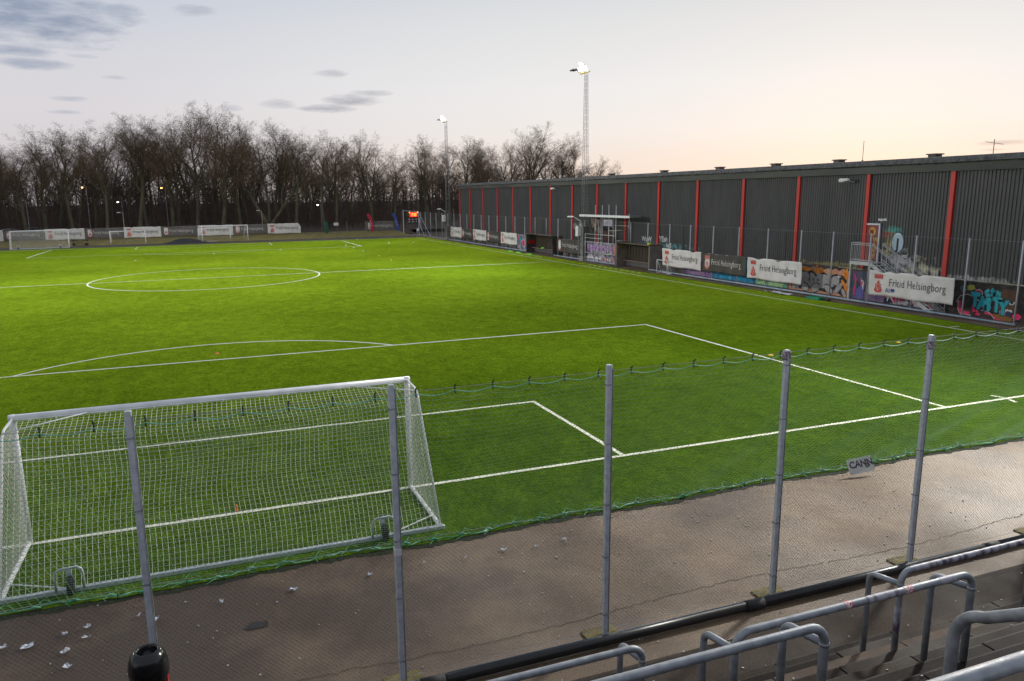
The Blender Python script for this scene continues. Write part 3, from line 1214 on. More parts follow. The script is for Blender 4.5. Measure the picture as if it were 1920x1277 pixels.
# corner flag and its base
t = thing('corner_flag', 'white corner flag at the far end of the right touchline', 'corner flag', (32.6, 105.2, 0))
p = MB()
p.tube([(32.6, 105.2, .012), (32.6, 105.2, 1.6)], .02, 8)
p.build('pole', WHITE, t, True)
p = MB()
p.poly([(0, 0), (.34, .03), (.30, .25), (.34, .48), (0, .5)], (32.62, 105.2, 1.1), (1, 0, 0), (0, 0, 1), .01)
p.build('flag', WHITE, t)

# ================================================================== warehouse hall
HX = 36.6
Y0, Y1 = -30.0, 94.65
PLT = 1.82                                   # plinth top


def ztop(y):
    return 7.34 + .0035 * max(0, y - 10)


hall = thing('warehouse', 'long dark corrugated warehouse with red pilasters behind the right touchline', 'building', (HX, 30, 0))


def cladding_material():
    m = bpy.data.materials.new('dark_corrugated_sheet')
    m.use_nodes = True
    t_, b = principled(m)
    n_, l_ = t_.nodes.new, t_.links.new
    ge = n_('ShaderNodeTexCoord')
    mp = n_('ShaderNodeMapping')
    mp.inputs['Scale'].default_value = (1, .9, .25)
    l_(ge.outputs['Object'], mp.inputs[0])
    z1 = n_('ShaderNodeTexNoise')
    z1.inputs['Scale'].default_value = 1.2
    z1.inputs['Detail'].default_value = 5
    l_(mp.outputs[0], z1.inputs['Vector'])
    rp = n_('ShaderNodeValToRGB')
    e = rp.color_ramp.elements
    e[0].position, e[0].color = .3, (.045, .047, .052, 1)
    e[1].position, e[1].color = .72, (.072, .072, .073, 1)
    l_(z1.outputs[0], rp.inputs[0])
    # old pale paint splashed along the foot of the sheets near the stair (object origin at y=30)
    sp = n_('ShaderNodeSeparateXYZ')
    l_(ge.outputs['Object'], sp.inputs[0])
    z2 = n_('ShaderNodeTexNoise')
    z2.inputs['Scale'].default_value = 2.6
    z2.inputs['Detail'].default_value = 6
    l_(ge.outputs['Object'], z2.inputs['Vector'])

    def bell(sock, c, w):
        a = n_('ShaderNodeMath')
        a.operation = 'SUBTRACT'
        l_(sock, a.inputs[0])
        a.inputs[1].default_value = c
        q = n_('ShaderNodeMath')
        q.operation = 'DIVIDE'
        l_(a.outputs[0], q.inputs[0])
        q.inputs[1].default_value = w
        r = n_('ShaderNodeMath')
        r.operation = 'POWER'
        ab = n_('ShaderNodeMath')
        ab.operation = 'ABSOLUTE'
        l_(q.outputs[0], ab.inputs[0])
        l_(ab.outputs[0], r.inputs[0])
        r.inputs[1].default_value = 2
        return r.outputs[0]

    def patch(cy, wy, cz, wz):
        s_ = n_('ShaderNodeMath')
        s_.operation = 'ADD'
        l_(bell(sp.outputs[1], cy - 30, wy), s_.inputs[0])
        l_(bell(sp.outputs[2], cz, wz), s_.inputs[1])
        k = n_('ShaderNodeMath')
        k.operation = 'SUBTRACT'
        k.inputs[0].default_value = 1
        l_(s_.outputs[0], k.inputs[1])
        q = n_('ShaderNodeMath')
        q.operation = 'MULTIPLY_ADD'
        l_(z2.outputs[0], q.inputs[0])
        q.inputs[1].default_value = 4.5
        w = n_('ShaderNodeMath')
        w.operation = 'SUBTRACT'
        l_(k.outputs[0], w.inputs[0])
        w.inputs[1].default_value = 2.45
        l_(w.outputs[0], q.inputs[2])
        q.use_clamp = True
        return q.outputs[0]
    c = rp.outputs[0]
    for (cy, wy, cz, wz, col) in ((14.9, 1.3, 2.15, .65, (.62, .60, .45)), (16.3, 1.0, 2.55, .7, (.55, .55, .56)), (17.1, .5, 3.5, .9, (.60, .50, .22)), (16.9, .7, 4.2, .3, (.06, .34, .30)), (17.3, .8, 3.9, .25, (.25, .05, .04)),
                                  (56.5, .9, 3.3, .35, (.4, .4, .42)), (21.5, 3.0, 1.95, .22, (.30, .26, .10)), (12, 2.5, 1.9, .18, (.45, .45, .45)), (40, 5, 2.1, .3, (.1, .3, .32))):
        mx_ = n_('ShaderNodeMix')
        mx_.data_type = 'RGBA'
        l_(patch(cy, wy, cz, wz), mx_.inputs[0])
        l_(c, mx_.inputs[6])
        mx_.inputs[7].default_value = (*col, 1)
        c = mx_.outputs[2]
    l_(c, b.inputs['Base Color'])
    b.inputs['Roughness'].default_value = .55
    return m


p = MB()
RP = .196
prof = []
y = Y0
while y < Y1:
    prof += [(HX, y), (HX, y + .08), (HX - .042, y + .105), (HX - .042, y + .170)]
    y += RP
prof.append((HX, Y1))
n = len(prof)
vs = [(a, min(b, Y1), PLT) for a, b in prof] + [(a, min(b, Y1), ztop(b) + .1) for a, b in prof]
p.add(vs, [(i + 1, i, n + i, n + i + 1) for i in range(n - 1)])
p.add([(HX, Y1, 0), (85, Y1, 0), (85, Y1, 9.0), (60, Y1, 9.4), (HX, Y1, 8.0)], [(0, 1, 2, 3, 4)])
p.build('cladding', cladding_material(), hall)

p = MB()
p.box((HX + .2, (Y0 + Y1) / 2, PLT / 2 - .02), (.4, Y1 - Y0 - .02, PLT + .02))
plinth = p.build('plinth', mat('sooty_concrete', (.025, .025, .026), (.12, .11, .10), .9, .85, bump=.3, detail=8), hall)
p = MB()
y = Y0
while y < Y1 - 1:
    p.box((HX - .03, y + .97, PLT - .0), (.10, 1.92, .05), mi=rng.choice((0, 0, 1, 2, 0)))
    y += 1.95
p.build('drip_flashing', [mat('rusty_flashing', (.08, .06, .045), (.20, .16, .12), 2, .8), mat('spattered_flashing', (.5, .48, .42), (.30, .26, .12), 4, .7), mat('grey_flashing', (.22, .23, .23), (.38, .37, .35), 3, .7)], hall)

PIL = [94.50, 89.75, 84.25, 78.77, 73.40, 67.95, 62.4, 57.0, 51.6, 46.16, 40.75, 35.29, 29.84, 24.42, 18.84, 13.45, 8.0, 2.5, -3]
for i, y in enumerate(PIL):
    p = MB()
    p.bevbox((HX - .075, y, (PLT + .06 + ztop(y)) / 2), (.15, .25, ztop(y) - PLT - .06), .012)
    p.build('pilaster', RED, hall)
p = MB()
ys = [Y0, 10, 30, 60, Y1 + .15]
for a, b in zip(ys[:-1], ys[1:]):
    for (xa, xb, za, zb, mi) in ((HX - .20, HX + .2, 0, .38, 0), (HX - .10, HX + .2, .38, .47, 1)):
        vs = []
        for yq in (a, b):
            z = ztop(yq)
            vs += [(xa, yq, z + za), (xb, yq, z + za), (xb, yq, z + zb), (xa, yq, z + zb)]
        p.add(vs, [(0, 3, 2, 1), (4, 5, 6, 7), (0, 4, 7, 3), (3, 7, 6, 2), (0, 1, 5, 4), (1, 2, 6, 5)], mi)
p.build('fascia', [mat('mossy_fascia', (.055, .057, .052), (.10, .10, .09), .8, .75, stretch=(1, .2, 1)), mat('gutter_shadow_gap', (.02, .02, .02), (.10, .095, .075), 2.5, .8)], hall)
p = MB()
vs = []
ys = [Y0 + i * (Y1 + .3 - Y0) / 40 for i in range(41)]
for yq in ys:
    z = ztop(yq) + .47
    j = rng.uniform(-.012, .012)
    vs += [(HX - .26, yq, z + j), (HX - .22, yq, z + .28 + j), (HX + 3.5, yq, z + .46), (60, yq, z + 1.3), (85, yq, z + .3)]
p.add(vs, [(i * 5 + k, (i + 1) * 5 + k, (i + 1) * 5 + k + 1, i * 5 + k + 1) for i in range(40) for k in range(4)])
p.add([vs[0], vs[200], (HX + .3, ys[-1], vs[200][2]), (HX + .3, ys[0], vs[0][2])], [(0, 1, 2, 3)])
roof = p.build('roof', mat('roofing_felt', (.075, .078, .085), (.16, .16, .17), 5, .9, bump=.4, bscale=40), hall)
for yq in (48.4, 39.9, 33.0, 26.7, 19.2, 58.5, 69.0):
    p = MB()
    z = ztop(yq) + .47 + .5
    p.bevbox((42, yq, z - .05), (.55, .55, .5), .02)
    p.bevbox((42, yq, z + .21), (.72, .72, .07), .02)
    p.build('roof_vent', mat('vent_metal', (.10, .085, .075), (.16, .13, .11), 4, .7) if yq == 48.4 else bpy.data.materials['vent_metal'], roof)
p = MB()
p.tube([(40.2, 14.2, 8.2), (40.2, 14.2, 9.05)], .02, 6)
p.tube([(40.2, 13.7, 8.75), (40.2, 14.7, 8.95)], .012, 6)
for k in range(6):
    q = 13.75 + k * .17
    p.tube([(40.05, q, 8.75 + .2 * (q - 13.7)), (40.35, q, 8.75 + .2 * (q - 13.7))], .006, 4)
p.build('aerial', DARKC, roof)
for yq in (20.2, 60.8):
    p = MB()
    z = ztop(yq) - .33
    p.tube([(HX - .05, yq - .25, z - .12), (HX - .5, yq - .2, z - .02)], .03, 6)
    p.bevbox((HX - .62, yq - .02, z + .04), (.26, .72, .15), .05)
    p.bevbox((HX - .62, yq + .12, z - .06), (.2, .38, .06), .02, mi=1)
    p.build('wall_lamp', [OFFW, mat('lamp_glass', (.75, .73, .62), None, rough=.3)], hall)
# red door with its frame and yellow scrawl
p = MB()
p.box((HX - .06, 18.30, 3.42), (.06, .92, 2.05))
door = p.build('door', mat('red_door', (.30, .03, .03), (.16, .03, .05), 1.4, .55), hall)
p = MB()
for (yq, w_) in ((18.80, .09), (17.80, .09)):
    p.box((HX - .075, yq, 3.44), (.11, w_, 2.2))
p.box((HX - .076, 18.3, 4.50), (.112, 1.09, .09))
p.build('frame', GALV, door)
p = MB()
ring = [(.24 * math.cos(2 * math.pi * k / 20), .26 * math.sin(2 * math.pi * k / 20)) for k in range(20)]
YD, ZD, = (0, -1, 0), (0, 0, 1)
p.poly(ring, (HX - .092, 18.3, 4.08), YD, ZD, .003)
p.text('M', .34, (HX - .098, 18.47, 3.95), YD, ZD, .002, 0, .02, mi=1)
for k, c in enumerate('WAVY'):
    p.text(c, .36, (HX - .094, 18.22, 3.5 - .32 * k), YD, ZD, .002, 0, .02, mi=0)
p.build('scrawl', [mat('yellow_spray', (.55, .30, .04), (.45, .36, .10), 9, .7), mat('maroon_spray', (.2, .02, .03))], door)

# ---------------------------------------------------------------- graffiti on the plinth
WN = (-1, 0, 0)


def spray(name, a, b, sc=3.0, c=None, rough=.75):
    return mat(name, a, b, sc, rough, detail=3, lo=.46, hi=.54)


BLK = mat('black_spray', (.012, .012, .014), (.03, .03, .035), 3, .7)
WHT = mat('white_spray', (.72, .70, .72), (.6, .6, .64), 7, .7)
TEAL = mat('teal_spray', (.005, .36, .44), (.01, .46, .54), 6, .6)
PINK = mat('crimson_spray', (.75, .01, .10), (.85, .04, .18), 5, .6)
ORNG = mat('orange_spray', (.95, .36, .02), (.80, .20, .01), 4, .7, lo=.45, hi=.55)
GREY = mat('grey_spray', (.36, .35, .35), (.46, .45, .44), 7, .7)
PURP = mat('purple_spray', (.26, .10, .38), (.42, .28, .50), 2.2, .7)
BLUE = mat('blue_spray', (.0, .36, .62), (.01, .22, .44), 2.0, .7, lo=.47, hi=.56)
GREENS = mat('pale_green_spray', (.42, .66, .34), (.14, .42, .28), 2.2, .7, lo=.48, hi=.55)
NAVY = mat('navy_spray', (.015, .015, .07), (.05, .05, .12), 3, .7)
BRWN = mat('brown_spray', (.07, .03, .015), (.13, .06, .02), 2.4, .7)
LILAC = mat('lilac_spray', (.30, .24, .36), (.16, .10, .22), 1.6, .75, detail=6)
PEACH = mat('peach_spray', (.70, .38, .24), (.58, .26, .15), 3, .7)


def panel(y_far, y_near, z0, z1, m_, jag=.05):
    """painted background patch with an uneven edge"""
    w_ = y_far - y_near
    o = []
    k_ = max(4, int(w_ / .3))
    for i in range(k_ + 1):
        o.append((w_ * i / k_, z0 + 0.0))
    for i in range(k_, -1, -1):
        o.append((w_ * i / k_, z1 - rng.uniform(0, jag)))
    p_ = MB()
    p_.poly(o, (HX, y_far, 0), YD, ZD, .003)
    return p_.build('graffiti', m_, plinth)


panel(13.15, 8.0, .02, 1.76, spray('graffiti_dark', (.012, .012, .014), (.05, .035, .03), 2.4))
panel(17.15, 13.2, .02, 1.72, spray('graffiti_navy', (.015, .018, .08), (.50, .48, .52), 1.8))
panel(18.6, 17.2, .02, 1.74, LILAC)
panel(19.6, 18.65, .02, 1.7, spray('graffiti_teal_mix', (.03, .10, .13), (.16, .08, .22), 3))
panel(24.9, 19.7, .02, 1.74, PEACH, .2)
panel(28.2, 25.0, .02, 1.72, GREENS)
panel(33.2, 28.3, .02, 1.72, BLUE)
panel(36.6, 33.3, .02, 1.70, PURP)
panel(66.4, 58.2, .02, 1.7, spray('graffiti_far', (.03, .03, .03), (.25, .20, .18), 2.0))
panel(97 - 3, 70, .02, 1.7, spray('graffiti_far_black', (.012, .012, .014), (.16, .15, .14), 1.6))


def blob(p_, cy, cz, ry, rz, mi=0, off=.004, rot=0.0, k=18, wob=.12, a0=0, a1=360):
    o = []
    full = (a1 - a0 >= 360)
    for i in range(k if full else k + 1):
        a = R(a0 + (a1 - a0) * i / k)
        q = 1 + rng.uniform(-wob, wob)
        u, v = ry * math.cos(a) * q, rz * math.sin(a) * q
        o.append((u * math.cos(rot) - v * math.sin(rot), u * math.sin(rot) + v * math.cos(rot)))
    p_.poly(o, (HX, cy, cz), YD, ZD, .002, off, mi)


def stroke(p_, pts, w_, mi=0, off=.006):
    """painted band through (y, z) points"""
    o1, o2 = [], []
    for i, (a, b) in enumerate(pts):
        a2, b2 = pts[min(i + 1, len(pts) - 1)]
        a1, b1 = pts[max(i - 1, 0)]
        d = math.hypot(a2 - a1, b2 - b1) or 1
        nx, nz = -(b2 - b1) / d * w_ / 2, (a2 - a1) / d * w_ / 2
        o1.append((-(a + nx), b + nz))
        o2.append((-(a - nx), b - nz))
    vs_ = [(HX - off, -u, v) for u, v in o1] + [(HX - off, -u, v) for u, v in o2]
    k_ = len(pts)
    p_.add(vs_, [(i, i + 1, k_ + i + 1, k_ + i) for i in range(k_ - 1)], mi)


# teal bubble letters with dark outline, red and white strokes, glaring eyes
p = MB()
stroke(p, [(13.1, .62), (12.9, .98), (12.5, 1.10), (12.1, .95), (11.8, .8)], .035, 2)
stroke(p, [(12.95, .70), (12.9, .35), (12.8, .14), (12.3, .10)], .20, 1)
stroke(p, [(12.98, .74), (12.99, .3), (12.85, .05), (12.2, .03)], .03, 2, .009)
stroke(p, [(12.1, .72), (12.15, .45), (12.05, .18), (11.75, .12)], .15, 1)
stroke(p, [(11.75, .52), (11.95, .28), (12.1, .12)], .10, 1)
stroke(p, [(11.5, .28), (11.15, .22), (10.9, .05), (10.5, -.0)], .13, 1)
stroke(p, [(11.72, .36), (11.4, .36), (11.2, .26), (10.95, .0)], .03, 2, .009)
blob(p, 11.95, 1.22, .22, .16, 1)
stroke(p, [(12.1, 1.34), (11.9, 1.42), (11.72, 1.3), (11.72, 1.1)], .03, 2, .010)
blob(p, 12.75, 1.36, .22, .17, 5)
blob(p, 12.4, 1.45, .30, .13, 4, wob=.3)
for k in range(3):
    blob(p, 11.45 - k * .25, 1.25 + .06 * (k % 2), .19, .2, 3, .006, wob=.25)
stroke(p, [(11.6, 1.22), (11.3, 1.32), (10.9, 1.2)], .03, 0, .010)
blob(p, 10.4, 1.0, .55, .62, 6, .003)
for (cy, r0, r1) in ((10.62, 200, 350), (10.2, 195, 345)):
    blob(p, cy, .98, .17, .17, 2, .007, R(-14 if cy > 10.4 else 20), 14, .02, r0, r1)
    blob(p, cy - .02, .93, .065, .08, 0, .010, wob=.02)
blob(p, 10.45, .42, .30, .16, 2, .006, R(20), wob=.3)
blob(p, 10.3, .36, .16, .14, 7, .009, wob=.1)
blob(p, 10.55, .14, .5, .13, 8, .006, R(-8))
blob(p, 9.9, .28, .22, .16, 1, .007)
for i, (c, w_) in enumerate(zip('TASTY', (0, .38, .76, 1.14, 1.48))):
    for off, bold, mi in ((.010, .105, 0), (.013, .068, 3)):
        p.text(c, .92 if c in 'TY' else .84, (HX, 12.28 - w_, .50 - .045 * i + (.06 if c == 'T' else 0)), YD, ZD, .002, off, bold, mi, sx=.76)
p.v = [(a, b - .45, c) for a, b, c in p.v]
p.build('graffiti', [BLK, PINK, WHT, TEAL, mat('lime_spray', (.45, .45, .08)), mat('slate_spray', (.10, .13, .18)), BRWN, NAVY, mat('ochre_spray', (.28, .13, .02))], plinth)

# navy and white swirls under the nearest banner
p = MB()
for k in range(16):
    cy = 13.4 + rng.random() * 3.6
    stroke(p, [(cy + .4, rng.uniform(.1, .9)), (cy + .1, rng.uniform(.3, 1.2)), (cy - .2, rng.uniform(.2, .9)), (cy - .45, rng.uniform(.02, .5))], rng.uniform(.05, .16), rng.choice((0, 1, 2, 3, 2)), .005 + k * .0004)
p.build('graffiti', [BLK, PINK, WHT, BLUE], plinth)
p = MB()
for k in range(12):
    cy = 17.25 + rng.random() * 2.2
    stroke(p, [(cy + .08, rng.uniform(.9, 1.6)), (cy - .05, rng.uniform(.6, 1.2)), (cy + .03, rng.uniform(.1, .6))], rng.uniform(.04, .10), rng.choice((0, 1, 2, 3)), .005 + k * .0004)
blob(p, 18.95, .42, .28, .42, 4, .011)
p.build('graffiti', [BLK, PINK, WHT, PURP, mat('violet_spray', (.13, .12, .42))], plinth)

# grey wild-style letters with orange flames and a cartoon face
p = MB()
for k in range(22):
    blob(p, 19.9 + rng.random() * 4.9, rng.choice((1.45, 1.35, 1.25, .5, .3)), rng.uniform(.2, .45), rng.uniform(.12, .25), 1, .004 + k * .0001, rng.uniform(0, 3), wob=.35)
outl = [(23.9, 1.42), (23.3, 1.30), (22.9, 1.45), (22.4, 1.15), (21.9, 1.40), (21.4, 1.20), (20.9, 1.36), (20.3, 1.3), (19.95, 1.0), (20.2, .62), (19.9, .15), (20.3, .02), (20.9, .35), (21.5, .12), (22.1, .18), (22.6, .06), (23.2, .3), (23.8, .12), (24.4, .35), (24.6, .9)]
p.poly([(25 - y_, z_) for y_, z_ in outl], (HX, 25, 0), YD, ZD, .002, .008, 0)
lets = [('C', 24.55, .42, 1.05), ('R', 23.72, .5, 1.0), ('M', 22.98, .44, 1.05), ('E', 22.0, .46, 1.0), ('S', 21.15, .40, 1.05)]
for i, (c, yq, z, s_) in enumerate(lets):
    p.text(c, s_, (HX, yq, z), YD, ZD, .002, .012 + .001 * i, .10, 2, sx=1.12)
for (yq, z, ry, rz, ro) in ((24.3, .35, .33, .2, .5), (23.4, .30, .32, .24, -.4), (22.5, .34, .36, .26, .3), (21.4, .36, .38, .2, -.5), (20.6, .5, .42, .16, .9), (20.15, .25, .3, .14, -1.0)):
    blob(p, yq, z, ry + .05, rz + .05, 0, .016, ro, wob=.1)
    blob(p, yq, z, ry, rz, 2, .019, ro, wob=.1)
blob(p, 24.0, .78, .30, .36, 2, .022, wob=.08)
blob(p, 23.98, .62, .19, .10, 0, .025, wob=.1)
for d in (-.1, .09):
    blob(p, 24.0 + d, 1.02, .07, .11, 3, .025, wob=.03)
    blob(p, 24.0 + d, 1.0, .03, .05, 0, .028, wob=.03)
blob(p, 20.6, 1.22, .14, .06, 3, .022, wob=.05)
blob(p, 20.2, .8, .3, .1, 1, .021, R(-50), wob=.3)
p.build('graffiti', [BLK, ORNG, GREY, WHT], plinth)

# strokes on green, blue and purple stretches
p = MB()
for k in range(13):
    cy = 25.3 + rng.random() * 2.7
    stroke(p, [(cy + .2, rng.uniform(.3, .6)), (cy, rng.uniform(.5, .9)), (cy - .2, rng.uniform(.2, .6))], rng.uniform(.03, .09), 0, .005 + k * .0003)
for k in range(12):
    cy = 28.6 + rng.random() * 4.3
    stroke(p, [(cy + .15, rng.uniform(.7, 1.1)), (cy - .1, rng.uniform(.4, .8)), (cy + .05, rng.uniform(.05, .4))], rng.uniform(.03, .12), rng.choice((0, 1, 0)), .005 + k * .0003)
for k in range(7):
    cy = 33.6 + k * .42
    stroke(p, [(cy, 1.2), (cy + .05, .1)], rng.uniform(.03, .08), rng.choice((0, 2, 0)), .005 + k * .0003)
p.build('graffiti', [BLK, mat('sky_spray', (.25, .5, .62)), LILAC], plinth)
# white scrawled rows along the far end
p = MB()
for k in range(46):
    cy = 70.5 + rng.random() * 23
    z = rng.uniform(.2, .55)
    stroke(p, [(cy + .25, z), (cy + .1, z + .25), (cy, z), (cy - .12, z + .3), (cy - .25, z - .05)], .05, rng.choice((0, 0, 1)), .005 + k * .0001)
p.build('graffiti', [WHT, GREY], plinth)
# tags sprayed on the corrugated sheets
for (body, s_, yq, z, mi) in (('WoW', .62, 43.4, 2.35, 0), ('YEah', .62, 40.6, 2.45, 0), ('koS', .5, 39.5, 2.0, 0), ('No', .6, 55.6, 3.3, 0), ('suprak', .22, 18.0, 4.72, 0), ('yo!', .3, 16.2, 2.7, 0), ('ABE', .3, 16.4, 2.4, 0)):
    p = MB()
    p.text(body, s_, (HX - .046, yq, z), YD, ZD, .002, 0, .012, mi)
    p.build('wall_tag', WHT, hall)
p = MB()
p.poly([(.42 * math.cos(2 * math.pi * k / 22), .60 * math.sin(2 * math.pi * k / 22)) for k in range(22)], (HX - .045, 16.55, 3.52), YD, ZD, .002, 0, 1)
p.poly([(.38 * math.cos(2 * math.pi * k / 22), .56 * math.sin(2 * math.pi * k / 22)) for k in range(22)], (HX - .045, 16.55, 3.52), YD, ZD, .002, .003, 0)
p.text('J', .85, (HX - .045, 16.66, 3.16), YD, ZD, .002, .006, .02, 1, sx=1.1)
p.build('wall_tag', [mat('ice_blue_spray', (.42, .56, .68), (.5, .62, .72), 8, .7), BLK], hall)

# ---------------------------------------------------------------- metal stair to the red door
STAIR = mat('bright_galvanised', (.50, .52, .54), (.62, .64, .66), 6, .45, .2)
t = thing('metal_staircase', 'galvanised metal staircase with railings leading up to the red door', 'staircase', (36.0, 16.5, 0))
SX0, SX1 = 35.62, 36.5
LZt = 2.36
p = MB()
p.box(((SX0 + SX1) / 2, 18.2, LZt - .04), (SX1 - SX0, 1.5, .06))
p.box((SX0 + .02, 18.2, LZt - .09), (.05, 1.5, .2))
p.box(((SX0 + SX1) / 2, 18.93, LZt - .09), (SX1 - SX0, .05, .2))
p.build('landing', STAIR, t)
yb = 13.2
for x in (SX0 + .02, SX1 - .02):
    p = MB()
    d = Vector((0, yb - 17.45, -LZt)).normalized()
    mid = Vector((x, (17.45 + yb) / 2, LZt / 2 - .08))
    p.box(mid, (.04, math.hypot(17.45 - yb, LZt), .22), ax=((1, 0, 0), tuple(d), tuple(d.cross(Vector((1, 0, 0))))))
    p.build('stringer', STAIR, t)
for k in range(12):
    p = MB()
    f = (k + .5) / 12
    p.box(((SX0 + SX1) / 2, 17.45 + (yb - 17.45) * f, LZt - LZt * (k + 1) / 13), (SX1 - SX0 - .1, .27, .035))
    p.build('step', STAIR, t)
for x in (SX0 + .03, SX1 - .03):
    p = MB()
    for dz in (1.08, .98, .16):
        p.tube([(x, 17.45, LZt + dz), (x, yb, dz)], .02, 7)
    for k in range(5):
        f = k / 4
        yq, z = 17.45 + (yb - 17.45) * f, LZt * (1 - f)
        p.tube([(x, yq, z), (x, yq, z + 1.08)], .02, 7)
    for k in range(18):
        f = k / 18
        yq, z = 17.45 + (yb - 17.45) * f, LZt * (1 - f)
        p.line((x, yq, z + .16), (x, yq, z + .98), .005)
    if x < 36:
        for dz in (1.08, .98, .1):
            p.tube([(x, 17.45, LZt + dz), (x, 18.93, LZt + dz)], .02, 7)
        for k in range(13):
            p.line((x, 17.5 + k * .119, LZt + .1), (x, 17.5 + k * .119, LZt + .98), .007)
        p.tube([(x, 18.93, LZt), (x, 18.93, LZt + 1.08)], .02, 7)
    p.build('railing', STAIR, t)
p = MB()
for dz in (1.08, .98, .1):
    p.tube([(SX0 + .03, 18.93, LZt + dz), (SX1, 18.93, LZt + dz)], .02, 7)
for k in range(8):
    p.line((SX0 + .03 + k * .12, 18.93, LZt + .1), (SX0 + .03 + k * .12, 18.93, LZt + .98), .007)
p.build('railing', STAIR, t)
for (yq) in (18.88, 17.5):
    p = MB()
    p.box((SX0 + .05, yq, (LZt - .1) / 2), (.09, .09, LZt - .1))
    p.build('post', STAIR, t)

# ================================================================== touchline fence along the hall
FX = 35.42
t = thing('chain_link_fence', 'long chain-link fence with a pale blue foot rail along the right touchline', 'fence', (FX, 60, 0))
POSTS = [8.72, 11.38, 14.38, 17.35, 20.12, 22.75, 25.8, 28.77, 31.67, 34.52, 37.35, 40.6, 43.4, 46.5, 49.3, 52.1, 55.07, 58.2, 61.2, 64.2, 67.2, 70.2, 73.2, 76.2, 79.2, 82.2, 85.2, 88.2, 91.2, 94.2, 97.2, 100.4, 103.6, 106.8, 110.0, 112.9]
for yq in POSTS:
    p = MB()
    inside = 40.4 < yq < 45.6 or 59.5 < yq < 66.4
    z0_ = 2.12 if inside else .02
    p.tube([(FX, yq, z0_), (FX, yq, 4.03)], .038, 10)
    p.build('post', GALV, t, True)
p = MB()
r = .0014


def chain(ya, yb_, z0_, z1_, pitch_):
    h_ = z1_ - z0_
    k_ = ya - h_
    while k_ < yb_:
        for s_ in (1, -1):
            a, b = (k_, z0_ if s_ > 0 else z1_), (k_ + h_, z1_ if s_ > 0 else z0_)
            (a0, az0), (b0, bz0) = a, b
            if b0 <= ya or a0 >= yb_:
                continue
            if a0 < ya:
                f = (ya - a0) / (b0 - a0)
                a0, az0 = ya, az0 + (bz0 - az0) * f
            if b0 > yb_:
                f = (yb_ - a0) / (b0 - a0)
                b0, bz0 = yb_, az0 + (bz0 - az0) * f
            p.line((FX - .04, a0, az0), (FX - .04, b0, bz0), r)
        k_ += pitch_


chain(8.72, 40.2, .1, 3.98, .066)
chain(40.2, 66.5, 2.1, 3.98, .075)
chain(66.5, 112.9, .1, 3.98, .09)
p.build('wire_mesh', WIRE, t)
p = MB()
p.tube([(FX - .04, 8.72, 3.98), (FX - .04, 112.9, 3.98)], .005, 5)
p.build('top_wire', GALVD, t)
BLUEP = mat('pale_blue_rail', (.22, .33, .44), (.42, .50, .56), 1.6, .5)
for a, b in ((8.6, 40.1), (46.0, 59.2), (66.6, 113)):
    p = MB()
    p.tube([(FX - .07, a, .10), (FX - .07, b, .10)], .055, 10)
    p.build('foot_rail', BLUEP, t, True)

# ---------------------------------------------------------------- banners
CRED = mat('crest_red', (.58, .06, .045), (.50, .09, .07), 6, .6)
CREDF = mat('crest_faded_red', (.60, .20, .16), (.55, .15, .12), 6, .6)
BWH = mat('white_banner_cloth', (.60, .575, .55), (.74, .72, .69), 1.1, .75, detail=6, lo=.3)
BBK = mat('grey_banner_cloth', (.045, .042, .036), (.075, .07, .06), 1.0, .7, detail=6)
BGY = mat('faded_grey_banner_cloth', (.11, .102, .096), (.16, .148, .14), 1.0, .75, detail=6)
INK = mat('dark_lettering', (.06, .065, .075))
INKP = mat('pale_lettering', (.62, .60, .56))


def arcpts(cx, cy, rx, ry, a0, a1, k=8):
    return [(cx + rx * math.cos(R(a0 + (a1 - a0) * i / k)), cy + ry * math.sin(R(a0 + (a1 - a0) * i / k))) for i in range(k + 1)]


